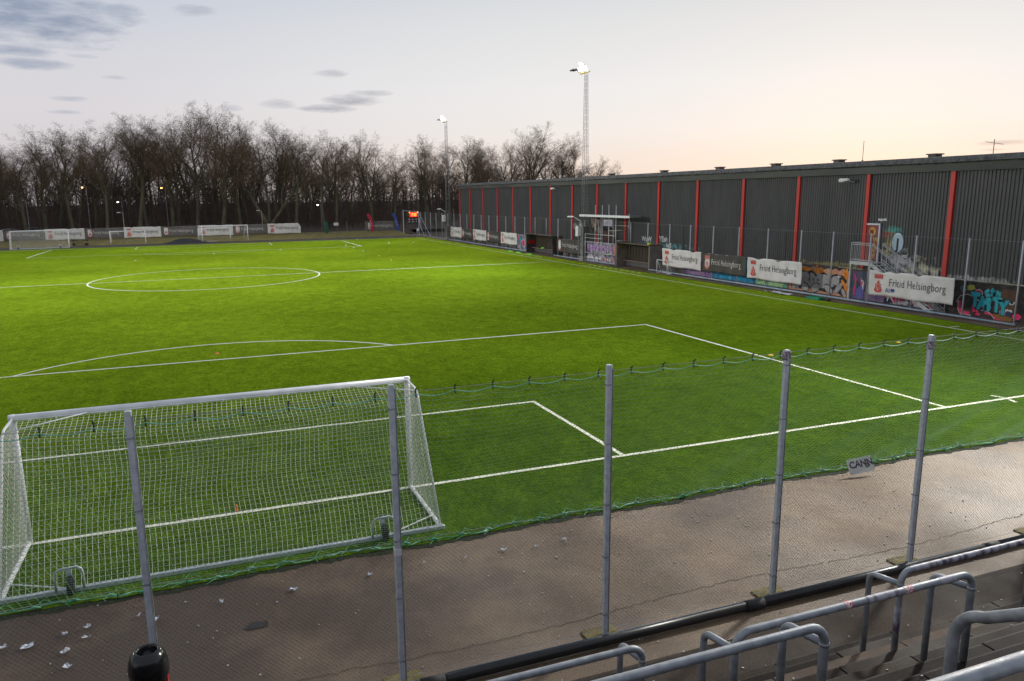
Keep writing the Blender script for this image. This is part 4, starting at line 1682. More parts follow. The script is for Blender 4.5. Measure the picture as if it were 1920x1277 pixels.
def banner(org, xd, width, ztop_, zbot, kind, label, group, seed, detail=True, sagl=0.0, cut=0.0):
    """org: top-left corner as read; kind white / black / grey"""
    r_ = random.Random(seed)
    t_ = thing('banner', label, 'banner', (org[0], org[1], zbot), group)
    hgt_ = ztop_ - zbot
    f1, f2, f3 = [r_.uniform(0, 6.28) for _ in range(3)]
    dips = [(r_.uniform(.15, .85) * width, r_.uniform(.04, .13), r_.uniform(.15, .4)) for _ in range(3 if detail else 2)]

    def warp(u, v):
        return .022 * math.sin(2.6 * u + 1.5 * v + f1) + .012 * math.sin(5.3 * u - 4 * v + f2) + .008 * math.sin(11 * (u + .8 * v) + f3)
    xd_, zd = Vector(xd), Vector((0, 0, 1))
    nn = xd_.cross(zd)
    o_ = Vector((org[0], org[1], ztop_))
    nu_, nv_ = int(width / .1), max(6, int(hgt_ / .12))
    vs_ = []
    for j in range(nv_ + 1):
        for i in range(nu_ + 1):
            u, v = width * i / nu_, -hgt_ * j / nv_
            dz = 0
            for (c, a, w_) in dips:
                dz -= a * math.exp(-((u - c) / w_) ** 2) * max(0, 1 - j / nv_ * 2.2)
            dz += .03 * math.sin(1.9 * u + f2) * (j / nv_) - sagl * (1 - u / width) * (j / nv_)
            uu = u
            if cut and v > -cut and u > width - cut:
                uu = min(u, width - (cut + v) * .8)
            crease = .02 * abs(math.sin(3.1 * u + 6 * v + f3)) * (1 - j / nv_) if detail else 0
            q = o_ + xd_ * uu + zd * (v + dz) + nn * (warp(u, v) + crease)
            vs_.append((q.x, q.y, q.z))
    p_ = MB()
    p_.add(vs_, [(j * (nu_ + 1) + i + 1, j * (nu_ + 1) + i, (j + 1) * (nu_ + 1) + i, (j + 1) * (nu_ + 1) + i + 1) for j in range(nv_) for i in range(nu_)])
    cl = p_.build('cloth', {'white': BWH, 'black': BBK, 'grey': BGY}[kind], t_, True)
    so = cl.modifiers.new('thickness', 'SOLIDIFY')
    so.thickness = .006
    so.offset = -1
    # lettering
    p_ = MB()
    ob = Vector((org[0], org[1], zbot))

    def w2(u, v, b=None):
        return warp(u0 + u, v0 + v - hgt_)
    k = hgt_ / 1.42
    u0, v0 = width * (.255 if kind == 'white' else .22), hgt_ * (.42 if kind == 'white' else .40)
    p_.text('Fritid Helsingborg', .62 * k, ob + xd_ * u0 + zd * v0, xd_, zd, .002, .03, -.003 if kind == 'white' else .0, warp=w2, sx=width * .685 / (5.18 * k) * 1.0)
    p_.build('lettering', INK if kind == 'white' else INKP, t_)
    # crest: mural crown over a tower, or a shield with a red head and tower
    p_ = MB()
    u0, v0 = width * .075, hgt_ * .16

    def pw(ol, mi, off=.03):
        p_.poly([(a * k, b * k) for a, b in ol], ob + xd_ * u0 + zd * v0, xd_, zd, .003, off, mi, warp=w2)

    def crown(x, y, w_, h_, mi, off):
        o = [(x, y), (x + w_, y)]
        for i in range(4, -1, -1):
            a = x + w_ * i / 4.6
            o += [(a + w_ * .13, y + h_), (a, y + h_)]
            if i:
                o += [(a - w_ * .03, y + h_ * .62), (a - w_ * .085, y + h_ * .62)]
        pw(o, mi, off)

    def tower(x, y, s_, mi, mb, off):
        pw([(x - .30 * s_, y)] + arcpts(x, y + .10 * s_, .32 * s_, .18 * s_, 200, 340) + [(x + .30 * s_, y + .16 * s_), (x - .30 * s_, y + .16 * s_)], mi, off)
        pw([(x - .25 * s_, y + .17 * s_), (x + .25 * s_, y + .17 * s_), (x + .21 * s_, y + .40 * s_), (x - .21 * s_, y + .40 * s_)], mi, off)
        pw([(x - .25 * s_, y + .42 * s_), (x + .25 * s_, y + .42 * s_), (x + .25 * s_, y + .48 * s_), (x - .25 * s_, y + .48 * s_)], mi, off)
        pw([(x - .15 * s_, y + .50 * s_), (x + .15 * s_, y + .50 * s_), (x + .04 * s_, y + .64 * s_), (x + .02 * s_, y + .72 * s_), (x - .02 * s_, y + .72 * s_), (x - .04 * s_, y + .64 * s_)], mi, off)
        if detail:
            for (a, b, w_, h_) in ((-.10, .2, .05, .14), (.05, .2, .05, .14), (-.02, .04, .06, .1), (-.16, .28, .04, .05), (.12, .28, .04, .05)):
                pw([((x + a * s_), y + b * s_), (x + (a + w_) * s_, y + b * s_), (x + (a + w_) * s_, y + (b + h_) * s_), (x + a * s_, y + (b + h_) * s_)], mb, off + .004)
    if kind == 'white':
        crown(.02, .74, .52, .26, 0, .03)
        tower(.28, .02, .88, 0, 1, .03)
    else:
        pw([(.0, .98), (.0, .30)] + arcpts(.27, .24, .27, .24, 180, 360, 10) + [(.54, .30), (.54, .98)], 1, .028)
        crown(.0, .72, .54, .32, 0, .034)
        tower(.27, .04, .80, 0, 1, .034)
    p_.build('crest', [CRED if (detail and kind == 'white') else CREDF, BWH], t_)
    return t_


BGR = 'banners along the touchline fence'
XB = FX - .10
RD = (0, -1, 0)
b0 = banner((XB, 17.15), RD, 5.3, 2.00, .60, 'white', 'nearest white banner on the touchline fence, a blue handwritten name and heart on it', BGR, 1)
p = MB()
p.text('Ali', .34, (XB - .045, 15.98, .84), RD, ZD, .002, 0, .0)
hp_ = [(-.11 * math.sin(t_) ** 3, .10 * math.cos(t_) - .05 * math.cos(2 * t_) - .02 * math.cos(3 * t_)) for t_ in [2 * math.pi * k / 24 for k in range(24)]]
p.poly(hp_, (XB - .045, 15.50, .98), RD, ZD, .002)
p.build('scribble', mat('blue_marker_ink', (.02, .05, .22)), b0)
banner((XB, 27.62), RD, 5.2, 2.02, .58, 'white', 'white banner directly left of the grey letter graffiti', BGR, 2)
banner((XB, 32.75), RD, 5.05, 2.02, .62, 'black', 'dark crumpled banner between two white banners right of the nearer dugout', BGR, 3)
banner((XB, 38.15), RD, 5.25, 2.04, .62, 'white', 'white banner behind the tiny white frame goal', BGR, 4)
banner((XB, 58.25), RD, 5.5, 2.0, .55, 'black', 'dark banner between the farther dugout and the near floodlight mast', BGR, 5, False)
banner((XB, 74.75), RD, 5.3, 2.05, .62, 'white', 'white banner next to the pink emblem panel by the farther dugout', BGR, 6, False)
banner((XB, 79.8), RD, 4.9, 2.0, .6, 'black', 'dark banner second from the farther dugout on the touchline fence', BGR, 7, False)
banner((XB, 85.3), RD, 5.3, 2.02, .6, 'white', 'white banner with dark banners on both sides on the distant touchline fence', BGR, 8, False)
banner((XB, 90.3), RD, 4.9, 2.02, .6, 'black', 'dark banner second from the far floodlight mast', BGR, 9, False)
banner((XB, 95.6), RD, 5.2, 2.08, .62, 'white', 'white banner beside the foot of the far floodlight mast', BGR, 10, False)

# far fence behind the goals
t = thing('banner_fence', 'low dark rail fence on the far bank carrying a row of banners', 'fence', (-8, 122, .5))
for k in range(18):
    p = MB()
    x = -33.5 + k * 2.95
    p.tube([(x, 122.08, .45), (x, 122.08, 2.3)], .035, 7)
    p.build('post', DARKC, t)
for z in (.85, 1.5, 2.25):
    p = MB()
    p.tube([(-60, 122.08, z), (16.6, 122.08, z)], .022, 6)
    p.build('rail', DARKC, t)
FGR = 'banners on the far fence'
FL = ['white banner cut off by the left edge of the far fence', 'grey banner behind the left full-size goal', 'white banner half behind the right post of the left full-size goal', 'grey banner left of the small goal that stands alone',
      'white banner right of the small goal that stands alone', 'grey banner above the black tarpaulin heap', 'white banner seen through the taller far goal net', 'grey banner ending beside the two-stemmed oak', 'white banner with a folded upper corner at the right end of the row']
for k in range(9):
    banner((-34.95 + 5.67 * k, 121.98), (1, 0, 0), 5.62 if k % 2 == 0 else 5.6, 2.40 + (.02 if k % 2 == 0 else 0), .70 if k % 2 == 0 else .78, 'white' if k % 2 == 0 else 'grey', FL[k], FGR, 20 + k, False, cut=.55 if k == 8 else 0)
banner((27.6, 121.98), (1, 0, 0), 5.6, 2.40, .72, 'grey', 'sagging grey banner between the red and the blue feather flags', FGR, 40, False, sagl=0)
t = thing('steel_rack', 'thin steel posts holding the sagging banner between the feather flags', 'frame', (30, 122.1, .5))
for x in (24.2, 27.6, 30.4, 33.25):
    p = MB()
    p.tube([(x, 122.08, .5), (x, 122.08, 2.45)], .03, 7)
    p.build('post', GALVD, t)
p = MB()
p.tube([(27.6, 122.08, 2.38), (33.25, 122.08, 2.38)], .015, 6)
p.build('rail', GALVD, t)


def feather(x, y, m_, label, s_):
    t_ = thing('feather_flag', label, 'flag', (x, y, .45), 'feather flags by the far fence')
    p_ = MB()
    p_.tube([(x, y, .45), (x - .02 * s_, y, 1.6), (x - .35, y, 2.9), (x - .8, y, 3.75)], [.025, .022, .016, .008], 7)
    p_.build('pole', DARKC, t_)
    p_ = MB()
    o = [(0, 0.1), (.05, .8), (-.16, 1.7), (-.45, 2.5), (-.78, 3.22), (-.30, 3.30), (.05, 2.75), (.30, 1.9), (.46, 1.0), (.52, .2)]
    p_.poly(o[::-1], (x, y - .03, .5), (1, 0, 0), (0, 0, 1), -.012)
    p_.build('flag', m_, t_)
    p_ = MB()
    for k in range(3):
        p_.text('A' if k % 2 else 'B', .30, (x + .06 - k * .12, y - .05, 1.55 + k * .38), (1, 0, 0), (0, 0, 1), .002)
    p_.build('lettering', WHITE, t_)


feather(28.55, 121.8, mat('red_flag', (.50, .02, .05), None, rough=.7), 'red feather flag at the left end of the sagging grey banner', 1)
feather(33.2, 121.75, mat('blue_flag', (.05, .08, .34), None, rough=.7), 'blue feather flag at the right end of the sagging grey banner', 1)

# scoreboard
t = thing('scoreboard', 'black electronic scoreboard with glowing red digits by the far corner', 'scoreboard', (35.4, 117.5, 0))
p = MB()
p.bevbox((35.4, 117.5, 3.05), (2.0, .25, 2.1), .03)
p.bevbox((36.42, 117.45, 2.5), (.07, .3, .95), .01, mi=1)
p.build('cabinet', [mat('scoreboard_black', (.02, .02, .022), (.035, .03, .03), 5, .4), WHITE], t)
p = MB()
p.bevbox((35.36, 117.37, 3.55), (1.5, .02, .85), .004, mi=1)
GLOW = mat('red_digits', (.8, .05, .02), None, emit=((1, .34, .06), 2.2))
p.text('17:03', .78, (35.36, 117.355, 3.28), (1, 0, 0), (0, 0, 1), .004, 0, .012, align='CENTER', sx=.62)
p.text('0', .34, (34.62, 117.36, 3.80), (1, 0, 0), (0, 0, 1), .004, 0, .02, align='CENTER')
p.text('0', .34, (36.10, 117.36, 3.80), (1, 0, 0), (0, 0, 1), .004, 0, .02, align='CENTER')
p.build('digits', [GLOW, mat('red_lit_panel', (.25, .01, .01), None, emit=((1, .02, .012), .75))], t)
p = MB()
for j, row in enumerate((('A', '-', 'C', '-', 'E', '-'), ('B', '-', 'D', '-', 'F', '-'))):
    for i, c in enumerate(row):
        p.text(c, .36, (34.55 + i * .32, 117.36, 2.62 - j * .45), (1, 0, 0), (0, 0, 1), .004, 0, .01, align='CENTER')
p.box((35.35, 117.365, 2.56), (1.85, .01, .03), mi=1)
p.build('lettering', [WHITE, CREDF], t)
for x in (34.9, 35.9):
    p = MB()
    p.box((x, 117.55, 1.0), (.12, .12, 2.02))
    p.build('leg', DARKC, t)
# ball-stop frame beside the scoreboard
t = thing('gantry', 'tall thin steel frame with diagonal braces around the scoreboard', 'gantry', (35, 118.5, 0))
for (x, y, h_, r_) in ((33.75, 118.5, 4.4, .07), (35.42, 114.2, 4.15, .05)):
    p = MB()
    p.tube([(x, y, 0), (x, y, h_)], r_, 8)
    p.build('post', GALV, t)
for a, b in (((33.75, 118.5, 4.25), (35.42, 114.2, 4.1)), ((35.42, 114.2, 4.0), (35.3, 106.5, .1)), ((35.42, 114.2, 2.2), (35.35, 110.5, .1))):
    p = MB()
    p.tube([a, b], .03, 6)
    p.build('brace', GALV, t)

# green cabinet post and white sign at the wood edge
p = MB()
p.bevbox((20.5, 122.0, 1.4), (.55, .4, 1.9), .03)
p.bevbox((20.5, 122.0, 2.42), (.65, .5, .12), .03)
tag(p.build('utility_cabinet', mat('green_cabinet', (.005, .09, .05), (.01, .12, .07), 3, .5)), 'slim green cabinet standing at the edge of the wood', 'cabinet')
t = thing('sign', 'small white sign beside a trunk at the edge of the wood', 'sign', (22.3, 122.3, .5))
p = MB()
p.box((22.3, 122.3, 2.05), (.85, .03, .5))
p.build('board', OFFW, t)
p = MB()
p.tube([(22.3, 122.33, .5), (22.3, 122.33, 2.2)], .03, 6)
p.build('post', DARKC, t)
# tarpaulin heap
p = MB()
nx, ny = 22, 8
vs = []
for j in range(ny + 1):
    for i in range(nx + 1):
        a, b = i / nx, j / ny
        z = .85 * math.sin(math.pi * a) ** 1.2 * math.sin(math.pi * b) ** .8 * (1 - .35 * a) + rng.uniform(-.04, .04)
        vs.append((-6.0 + 6.8 * a, 112.2 + 2.8 * b, max(.0, z)))
p.add(vs, [(j * (nx + 1) + i, j * (nx + 1) + i + 1, (j + 1) * (nx + 1) + i + 1, (j + 1) * (nx + 1) + i) for j in range(ny) for i in range(nx)])
tag(p.build('tarpaulin_heap', mat('black_tarpaulin', (.01, .01, .011), (.02, .02, .022), 3, .5), None, True), 'low heap under a black tarpaulin left of the taller far goal', 'tarpaulin heap')
# dark hand cart
t = thing('hand_cart', 'dark low hand cart parked between the left goals', 'cart', (-17.8, 115.2, 0))
p = MB()
p.box((-17.8, 115.2, .85), (2.3, .7, .07))
for x in (-18.8, -16.8):
    p.tube([(x, 115.2, .1), (x, 115.2, .85)], .04, 6)
p.tube([(-18.8, 115.2, .2), (-16.8, 115.2, .8)], .03, 6)
p.tube([(-18.8, 115.2, .8), (-16.8, 115.2, .2)], .03, 6)
p.build('frame', BLACK, t)
for x in (-18.7, -17.0):
    p = MB()
    p.tube([(x, 114.85, .22), (x, 114.93, .22)], .22, 14)
    p.build('wheel', RUBBER, t)

# ================================================================== dugouts, boards and the scaffold tower
WOODD = mat('dark_planks', (.020, .015, .010), (.055, .042, .026), 2, .8, stretch=(1, 3, .3))


def dugout(y0_, y1_, xf, name, label, wallm):
    t_ = thing('dugout', label, 'dugout', (36, (y0_ + y1_) / 2, 0), 'team dugouts on the touchline')
    xb = 36.52
    p_ = MB()
    k = y0_ + .12
    while k < y1_ - .2:
        p_.box((xb - .04, k + .26, 1.03), (.05, .50, 2.06))
        k += .53
    p_.build('back_wall', WOODD, t_)
    p_ = MB()
    p_.bevbox(((xf - .12 + xb) / 2, (y0_ + y1_) / 2, 2.14), (xb - xf + .12, y1_ - y0_ + .1, .09), .01)
    p_.build('roof', mat('mossy_roof', (.05, .045, .035), (.16, .14, .10), 1.6, .9) if 'mossy_roof' not in bpy.data.materials else bpy.data.materials['mossy_roof'], t_)
    for yq in (y0_, y1_):
        p_ = MB()
        p_.box(((xf + xb) / 2, yq, 1.03), (xb - xf, .12, 2.06))
        p_.build('side_wall', wallm, t_)
    p_ = MB()
    p_.box((xb - .32, (y0_ + y1_) / 2, .50), (.36, y1_ - y0_ - .2, .06))
    p_.box((xb - .16, (y0_ + y1_) / 2, .24), (.06, y1_ - y0_ - .2, .45), mi=1)
    p_.build('bench', [mat('bench_plank', (.16, .12, .10), (.24, .19, .16), 2, .7) if 'bench_plank' not in bpy.data.materials else bpy.data.materials['bench_plank'], DARKC], t_)
    return t_


RENDERW = mat('grubby_render', (.20, .165, .14), (.30, .255, .22), 1.6, .9, bump=.2)
d1 = dugout(40.25, 45.75, 35.36, 'near', 'nearer dugout with a plank bench and rendered side wall', RENDERW)
d2 = dugout(59.4, 66.5, 35.3, 'far', 'farther dugout with a red patch on its dark inner wall', mat('dark_render', (.035, .03, .028), (.09, .08, .07), 1.6, .9))
p = MB()
p.box((35.95, 66.42, 1.15), (.85, .03, .42))
p.build('red_patch', mat('dark_red_board', (.45, .01, .01), (.3, .01, .01), 3, .5), d2)
p = MB()
p.box((35.8, 45.67, 1.72), (.6, .03, .32))
p.build('name_board', mat('tan_board', (.26, .18, .09), (.32, .22, .12), 4, .7), d1)
p = MB()
p.lathe((36.1, 63.5, .53), [(.24, 0), (.26, .06), (.14, .16), (0, .17)], 10)
tag(p.build('training_bib', NEON, None, True), 'neon green bib heap on the farther dugout bench', 'bib heap')
p = MB()
p.lathe((35.55, 40.5, 2.185), [(.20, 0), (.22, .06), (.12, .16), (0, .17)], 10)
tag(p.build('training_bib', mat('yellow_cloth', (.62, .66, .02), None, rough=.6), None, True), 'yellow cloth heap on the roof corner of the nearer dugout', 'bib heap')

# painted boards in the fence line
t = thing('graffiti_board', 'purple and white graffiti board below the scaffold tower', 'board', (FX, 48.6, 0))
p = MB()
p.box((FX + .02, 48.75, 1.0), (.06, 5.5, 1.98))
p.build('board', spray('board_white_purple', (.42, .40, .42), (.14, .09, .18), 2.6), t)
p = MB()
HXs, HX = HX, FX - .012
for k in range(7):
    cy = 46.3 + k * .78
    blob(p, cy, 1.45, .28, .36, 0, .004 + .0003 * k, wob=.3)
    blob(p, cy + .2, .42, .34, .14, rng.choice((1, 3)), .004 + .0003 * k, wob=.3)
    stroke(p, [(cy + .3, 1.0), (cy, .78), (cy - .3, .95)], .12, 2, .008 + .0003 * k)
blob(p, 46.1, 1.4, .16, .5, 3, .012)
p.build('graffiti', [PURP, WHT, BLK, mat('salmon_spray', (.55, .18, .12))], t)
HX = HXs
t = thing('graffiti_board', 'colourful graffiti board with a pink square emblem beside the farther dugout', 'board', (FX, 68, 0))
p = MB()
p.box((FX + .02, 68.0, .98), (.06, 2.8, 1.95))
p.build('board', spray('board_mixed', (.10, .10, .14), (.36, .34, .38), 3.0), t)
p = MB()
HXs, HX = HX, FX - .012
blob(p, 68.6, 1.5, .4, .3, 2, .004)
blob(p, 68.9, 1.6, .2, .25, 1, .006)
p.poly([(-.42, -.30), (0, -.5), (.42, -.30), (.42, .42), (-.42, .42)], (HX, 67.6, .95), YD, ZD, .002, .007, 0)
p.poly([(-.36, -.24), (0, -.42), (.36, -.24), (.36, .36), (-.36, .36)], (HX, 67.6, .95), YD, ZD, .002, .010, 1)
p.text('B', .4, (HX, 67.75, .80), YD, ZD, .002, .013, .01, 3)
for k in range(8):
    stroke(p, [(66.7 + rng.random() * 2.5, .2), (66.8 + rng.random() * 2.4, 1.2)], .06, rng.choice((0, 2, 3)), .005 + k * .0002)
p.build('graffiti', [WHT, PINK, BLUE, NAVY], t)
HX = HXs

# scaffold camera tower
t = thing('scaffold_tower', 'white scaffold camera tower with a flat platform roof beside the near mast', 'scaffold', (35.0, 47.5, 0))
SCW = mat('scaffold_tube', (.50, .51, .52), (.62, .62, .62), 6, .4, .3)
for (x, yq, h_) in ((34.95, 49.1, 5.5), (34.95, 47.75, 5.5), (34.95, 46.5, 5.55), (34.95, 45.2, 5.5), (36.2, 45.0, 4.7), (34.95, 51.1, 2.75), (36.2, 47.75, 4.6), (36.2, 50.3, 4.6)):
    p = MB()
    p.tube([(x, yq, 2.2 if (x > 36 and yq < 45.5) else 0), (x, yq, h_)], .035, 8)
    p.build('standard', SCW, t, True)
for (a, b) in (((34.95, 51.1, 2.72), (34.95, 45.2, 2.76)), ((34.95, 51.1, 2.36), (34.95, 47.75, 2.36)), ((34.95, 51.1, 1.95), (34.95, 45.2, 2.0)), ((34.95, 51.1, .95), (34.95, 45.2, .98)), ((34.95, 51.1, .45), (34.95, 47.7, .45)), ((34.95, 47.75, .95), (34.95, 46.5, .3)), ((34.95, 46.5, 2.0), (34.95, 47.6, .4)),
               ((34.95, 45.2, 2.3), (36.2, 45.0, 2.32)), ((34.95, 45.2, 3.25), (36.2, 45.0, 3.25)), ((34.95, 46.5, 3.2), (34.95, 45.2, 3.2)), ((36.2, 45.0, 3.6), (36.2, 47.75, 3.6))):
    p = MB()
    p.tube([a, b], .03, 7)
    p.build('ledger', SCW, t, True)
p = MB()
p.bevbox((35.3, 47.1, 4.50), (1.3, 9.3, .16), .03)
p.bevbox((34.66, 47.1, 4.50), (.06, 9.4, .20), .01, mi=1)
p.build('platform_roof', [mat('dark_underside', (.15, .15, .15), (.2, .2, .2), 3, .7), WHITE], t)
for (ya, z0_, z1_, m_, lb) in ((51.4, 2.75, 4.15, mat('sepia_print', (.32, .22, .19), (.04, .03, .02), 2.4, .6, lo=.42, hi=.56), None), (48.95, 3.35, 4.2, mat('lilac_print', (.55, .52, .66), (.48, .46, .60), 1, .6), None)):
    p = MB()
    p.box((36.25, ya, (z0_ + z1_) / 2), (.04, 1.75, z1_ - z0_))
    if z0_ > 3:
        p.box((36.25, ya, (1.98 + z0_) / 2), (.04, 1.75, z0_ - 1.99), mi=1)
        for k in range(5):
            p.lathe((36.2, ya + .75 - k * .36, z0_ - .12), [(.02, -.2), (.16, 0), (.12, .24), (0, .28)], 8, mi=2)
    p.build('screen', [m_, mat('maroon_print', (.05, .012, .012), (.10, .03, .035), 2, .6), BLK], t)

# ================================================================== floodlight masts
LAMP = mat('floodlight_glass', (1, 1, 1), None, emit=((1, .97, .90), 14))
YELG = mat('yellow_bracket', (.55, .45, .10), (.42, .36, .10), 5, .5)


def flood_mast(x, y, h_, label, shroud_h, cab, s_=1.0, power=15500, stand=None, side=1, bulbs=3):
    t_ = thing('floodlight_mast', label, 'floodlight mast', (x, y, 0), 'floodlight masts around the pitch')
    hb, ht_ = .29 * s_, .12 * s_
    cs = [(-1, -1), (1, -1), (1, 1), (-1, 1)]

    def cpt(k, z):
        w_ = hb + (ht_ - hb) * z / h_
        return (x + cs[k % 4][0] * w_, y + cs[k % 4][1] * w_, z)
    for k in range(4):
        p_ = MB()
        p_.tube([cpt(k, 0), cpt(k, h_)], .019, 6)
        p_.build('leg', GALVD, t_, True)
    p_ = MB()
    z = 1.0
    while z < h_ - .7:
        for k in range(4):
            p_.line(cpt(k, z), cpt(k + 1, z + .62), .006)
            p_.line(cpt(k + 1, z), cpt(k, z + .62), .006)
        z += .62
    p_.build('bracing', GALVD, t_)
    p_ = MB()
    w_ = hb * 1.18
    p_.box((x, y, shroud_h / 2), (2 * w_, 2 * w_, shroud_h))
    p_.box((x, y, .25), (2 * w_ + .1, 2 * w_ + .1, .5), mi=1)
    p_.build('climb_guard', [mat('grey_guard_sheet', (.11, .11, .115), (.19, .185, .18), 2, .7) if 'grey_guard_sheet' not in bpy.data.materials else bpy.data.materials['grey_guard_sheet'], CONC], t_)
    p_ = MB()
    p_.bevbox((x - w_ - .22, y + .25, cab), (.42, .55, 1.0), .03)
    p_.tube([(x - w_ - .1, y + .3, cab + .5), (x - w_ - .1, y + .3, cab + .9)], .04, 6, mi=1)
    p_.tube([(x - w_ - .2, y + .3, .3), (x - w_ - .2, y + .3, cab - .5)], .025, 6, mi=1)
    p_.build('switch_cabinet', [OFFW, GALVD], t_)
    p_ = MB()
    p_.tube([(x - w_ * .8, y + .3, cab + .95), (x - w_ - .45, y + .7, cab + 1.35)], .035, 6)
    p_.bevbox((x - w_ - .7, y + 1.0, cab + 1.42), (.24, .75, .13), .04, R(28))
    p_.build('area_lamp', OFFW, t_)
    # head: cross arm, dark side floodlight and bright floodlights
    p_ = MB()
    p_.tube([(x - .1, y - .9, h_), (x - .1, y + .9, h_)], .05, 8)
    p_.tube([(x - .6, y, h_ + .02), (x + .1, y, h_ + .02)], .05, 8)
    p_.tube([(x - .1, y + .9, h_), (x - .35, y + 1.15, h_ + .35)], .05, 8)
    p_.build('cross_arm', YELG, t_)
    p_ = MB()
    p_.bevbox((x - .5, y + 1.6, h_ + .48), (.5, .9, .12), .03)
    p_.build('spare_floodlight', mat('dark_housing', (.05, .05, .055), None, rough=.4) if 'dark_housing' not in bpy.data.materials else bpy.data.materials['dark_housing'], t_)
    for k, (dx, dy) in enumerate(((-.35, .45), (-.35, -.45), (-.45, 0))):
        p_ = MB()
        d_ = Vector((-.84 * side, dy * .5 - .22 * side - (.25 if side < 0 else 0), -.50 if side > 0 else -.36)).normalized()
        sd_ = Vector((-d_.y, d_.x, 0)).normalized()
        up_ = d_.cross(sd_)
        c_ = Vector((x + dx, y + dy, h_ + .42 + (.35 if k == 2 else 0)))
        if stand and k == 1:
            d_ = (Vector((stand[0], stand[1], 0)) - c_).normalized()
            sd_ = Vector((-d_.y, d_.x, 0)).normalized()
            up_ = d_.cross(sd_)
        p_.box(c_, (.16, .34, .26), ax=(tuple(d_), tuple(sd_), tuple(up_)))
        fl = p_.build('floodlight', bpy.data.materials['dark_housing'], t_)
        p_ = MB()
        p_.box(c_ + d_ * .12, (.05, .46, .36), ax=(tuple(d_), tuple(sd_), tuple(up_)))
        p_.build('lens', LAMP, fl)
        ld = bpy.data.lights.new('flood_beam', 'SPOT')
        ld.energy = power
        ld.spot_size = R(100)
        if stand and k == 1:
            ld.energy, ld.spot_size = stand[2], R(52)
        ld.spot_blend = .9
        ld.shadow_soft_size = .9
        ld.color = (1, .96, .88)
        lo_ = bpy.data.objects.new('flood_beam', ld)
        COL.objects.link(lo_)
        lo_.location = c_ + d_ * .3 - Vector((x, y, 0))
        lo_.rotation_euler = d_.to_track_quat('-Z', 'Y').to_euler()
        lo_.parent = t_
    return t_


flood_mast(35.35, 52.0, 17.9, 'nearer lattice floodlight mast, lit, rising beside the scaffold tower', 3.4, 2.95, 1.0, 15500)
flood_mast(35.45, 97.2, 17.6, 'farther lattice floodlight mast, lit, standing near the far corner', 2.1, 3.3, 1.1, 9000)
flood_mast(35.4, 6.2, 17.8, 'nearest lattice floodlight mast beside the end of the touchline fence', 2.6, 3.0, 1.0, 8500, (15, -3.8, 20000))
flood_mast(-36, 52.0, 17.8, 'lit lattice floodlight mast halfway along the left touchline', 2.6, 3.0, 1.0, 18000, None, -1)
flood_mast(-36, 97.0, 17.8, 'lit lattice floodlight mast at the far end of the left touchline', 2.6, 3.0, 1.0, 6500, None, -1)
# distant radio mast behind the hall
p = MB()
for k in range(3):
    a = 2 * math.pi * k / 3
    p.tube([(210 + .5 * math.cos(a), 185 + .5 * math.sin(a), 0), (210 + .2 * math.cos(a), 185 + .2 * math.sin(a), 17)], .09, 5)
for k in range(17):
    p.tube([(209.6, 185, k + .2), (210.4, 185, k + .9)], .05, 4)
p.tube([(210, 185, 16.5), (210, 185, 23.2)], .09, 5)
tag(p.build('radio_mast', mat('rusty_mast', (.20, .13, .10), (.3, .2, .16), 2, .7)), 'thin distant radio mast rising behind the warehouse roof', 'radio mast')

# ================================================================== street lamps and cars beyond the bank
WARMG = mat('orange_lamp_glow', (1, .6, .2), None, emit=((1, .55, .12), 9))
COOLG = mat('white_lamp_glow', (1, 1, 1), None, emit=((1, .95, .85), 10))
LAMPS = [(-28.6, 138, 6.9, COOLG, 'lit white street lamp above the parked cars'), (-13.7, 140, 6.5, COOLG, 'lit white street lamp in the wood behind the small lone goal'),
         (-19.5, 142, 9.2, WARMG, 'lit orange street lamp deep in the wood, left one'), (-6.2, 142, 9.0, WARMG, 'lit orange street lamp deep in the wood, right one'),
         (22.2, 139, 5.4, COOLG, 'lit white lamp in the wood left of the red feather flag'), (-12.3, 124, 4.7, None, 'unlit lamp post just behind the far fence at the small lone goal'), (9.75, 124, 4.6, None, 'unlit lamp post just behind the far fence by the two-stemmed oak')]
for (x, y, z, m_, lb) in LAMPS:
    t = thing('street_lamp', lb, 'street lamp', (x, y, .6), 'street lamps around the wood')
    p = MB()
    p.tube([(x, y, .55), (x, y, z)], [.07, .045], 8)
    p.tube([(x, y, z), (x - .45, y - .1, z + .08)], .03, 6)
    p.build('pole', GALVD if m_ else mat('tan_pole', (.32, .29, .22), (.4, .36, .28), 3, .6) if 'tan_pole' not in bpy.data.materials else bpy.data.materials['tan_pole'], t)
    p = MB()
    p.bevbox((x - .62, y - .12, z + .09), (.55, .24, .10), .03)
    p.build('lamp_head', OFFW, t)
    if m_:
        p = MB()
        p.lathe((x - .62, y - .12, z - .06), [(0, -.06), (.11, -.02), (.14, .06), (.12, .09)], 10)
        p.build('bulb', m_, t)

CARG = mat('car_glass', (.01, .012, .015), None, rough=.08)


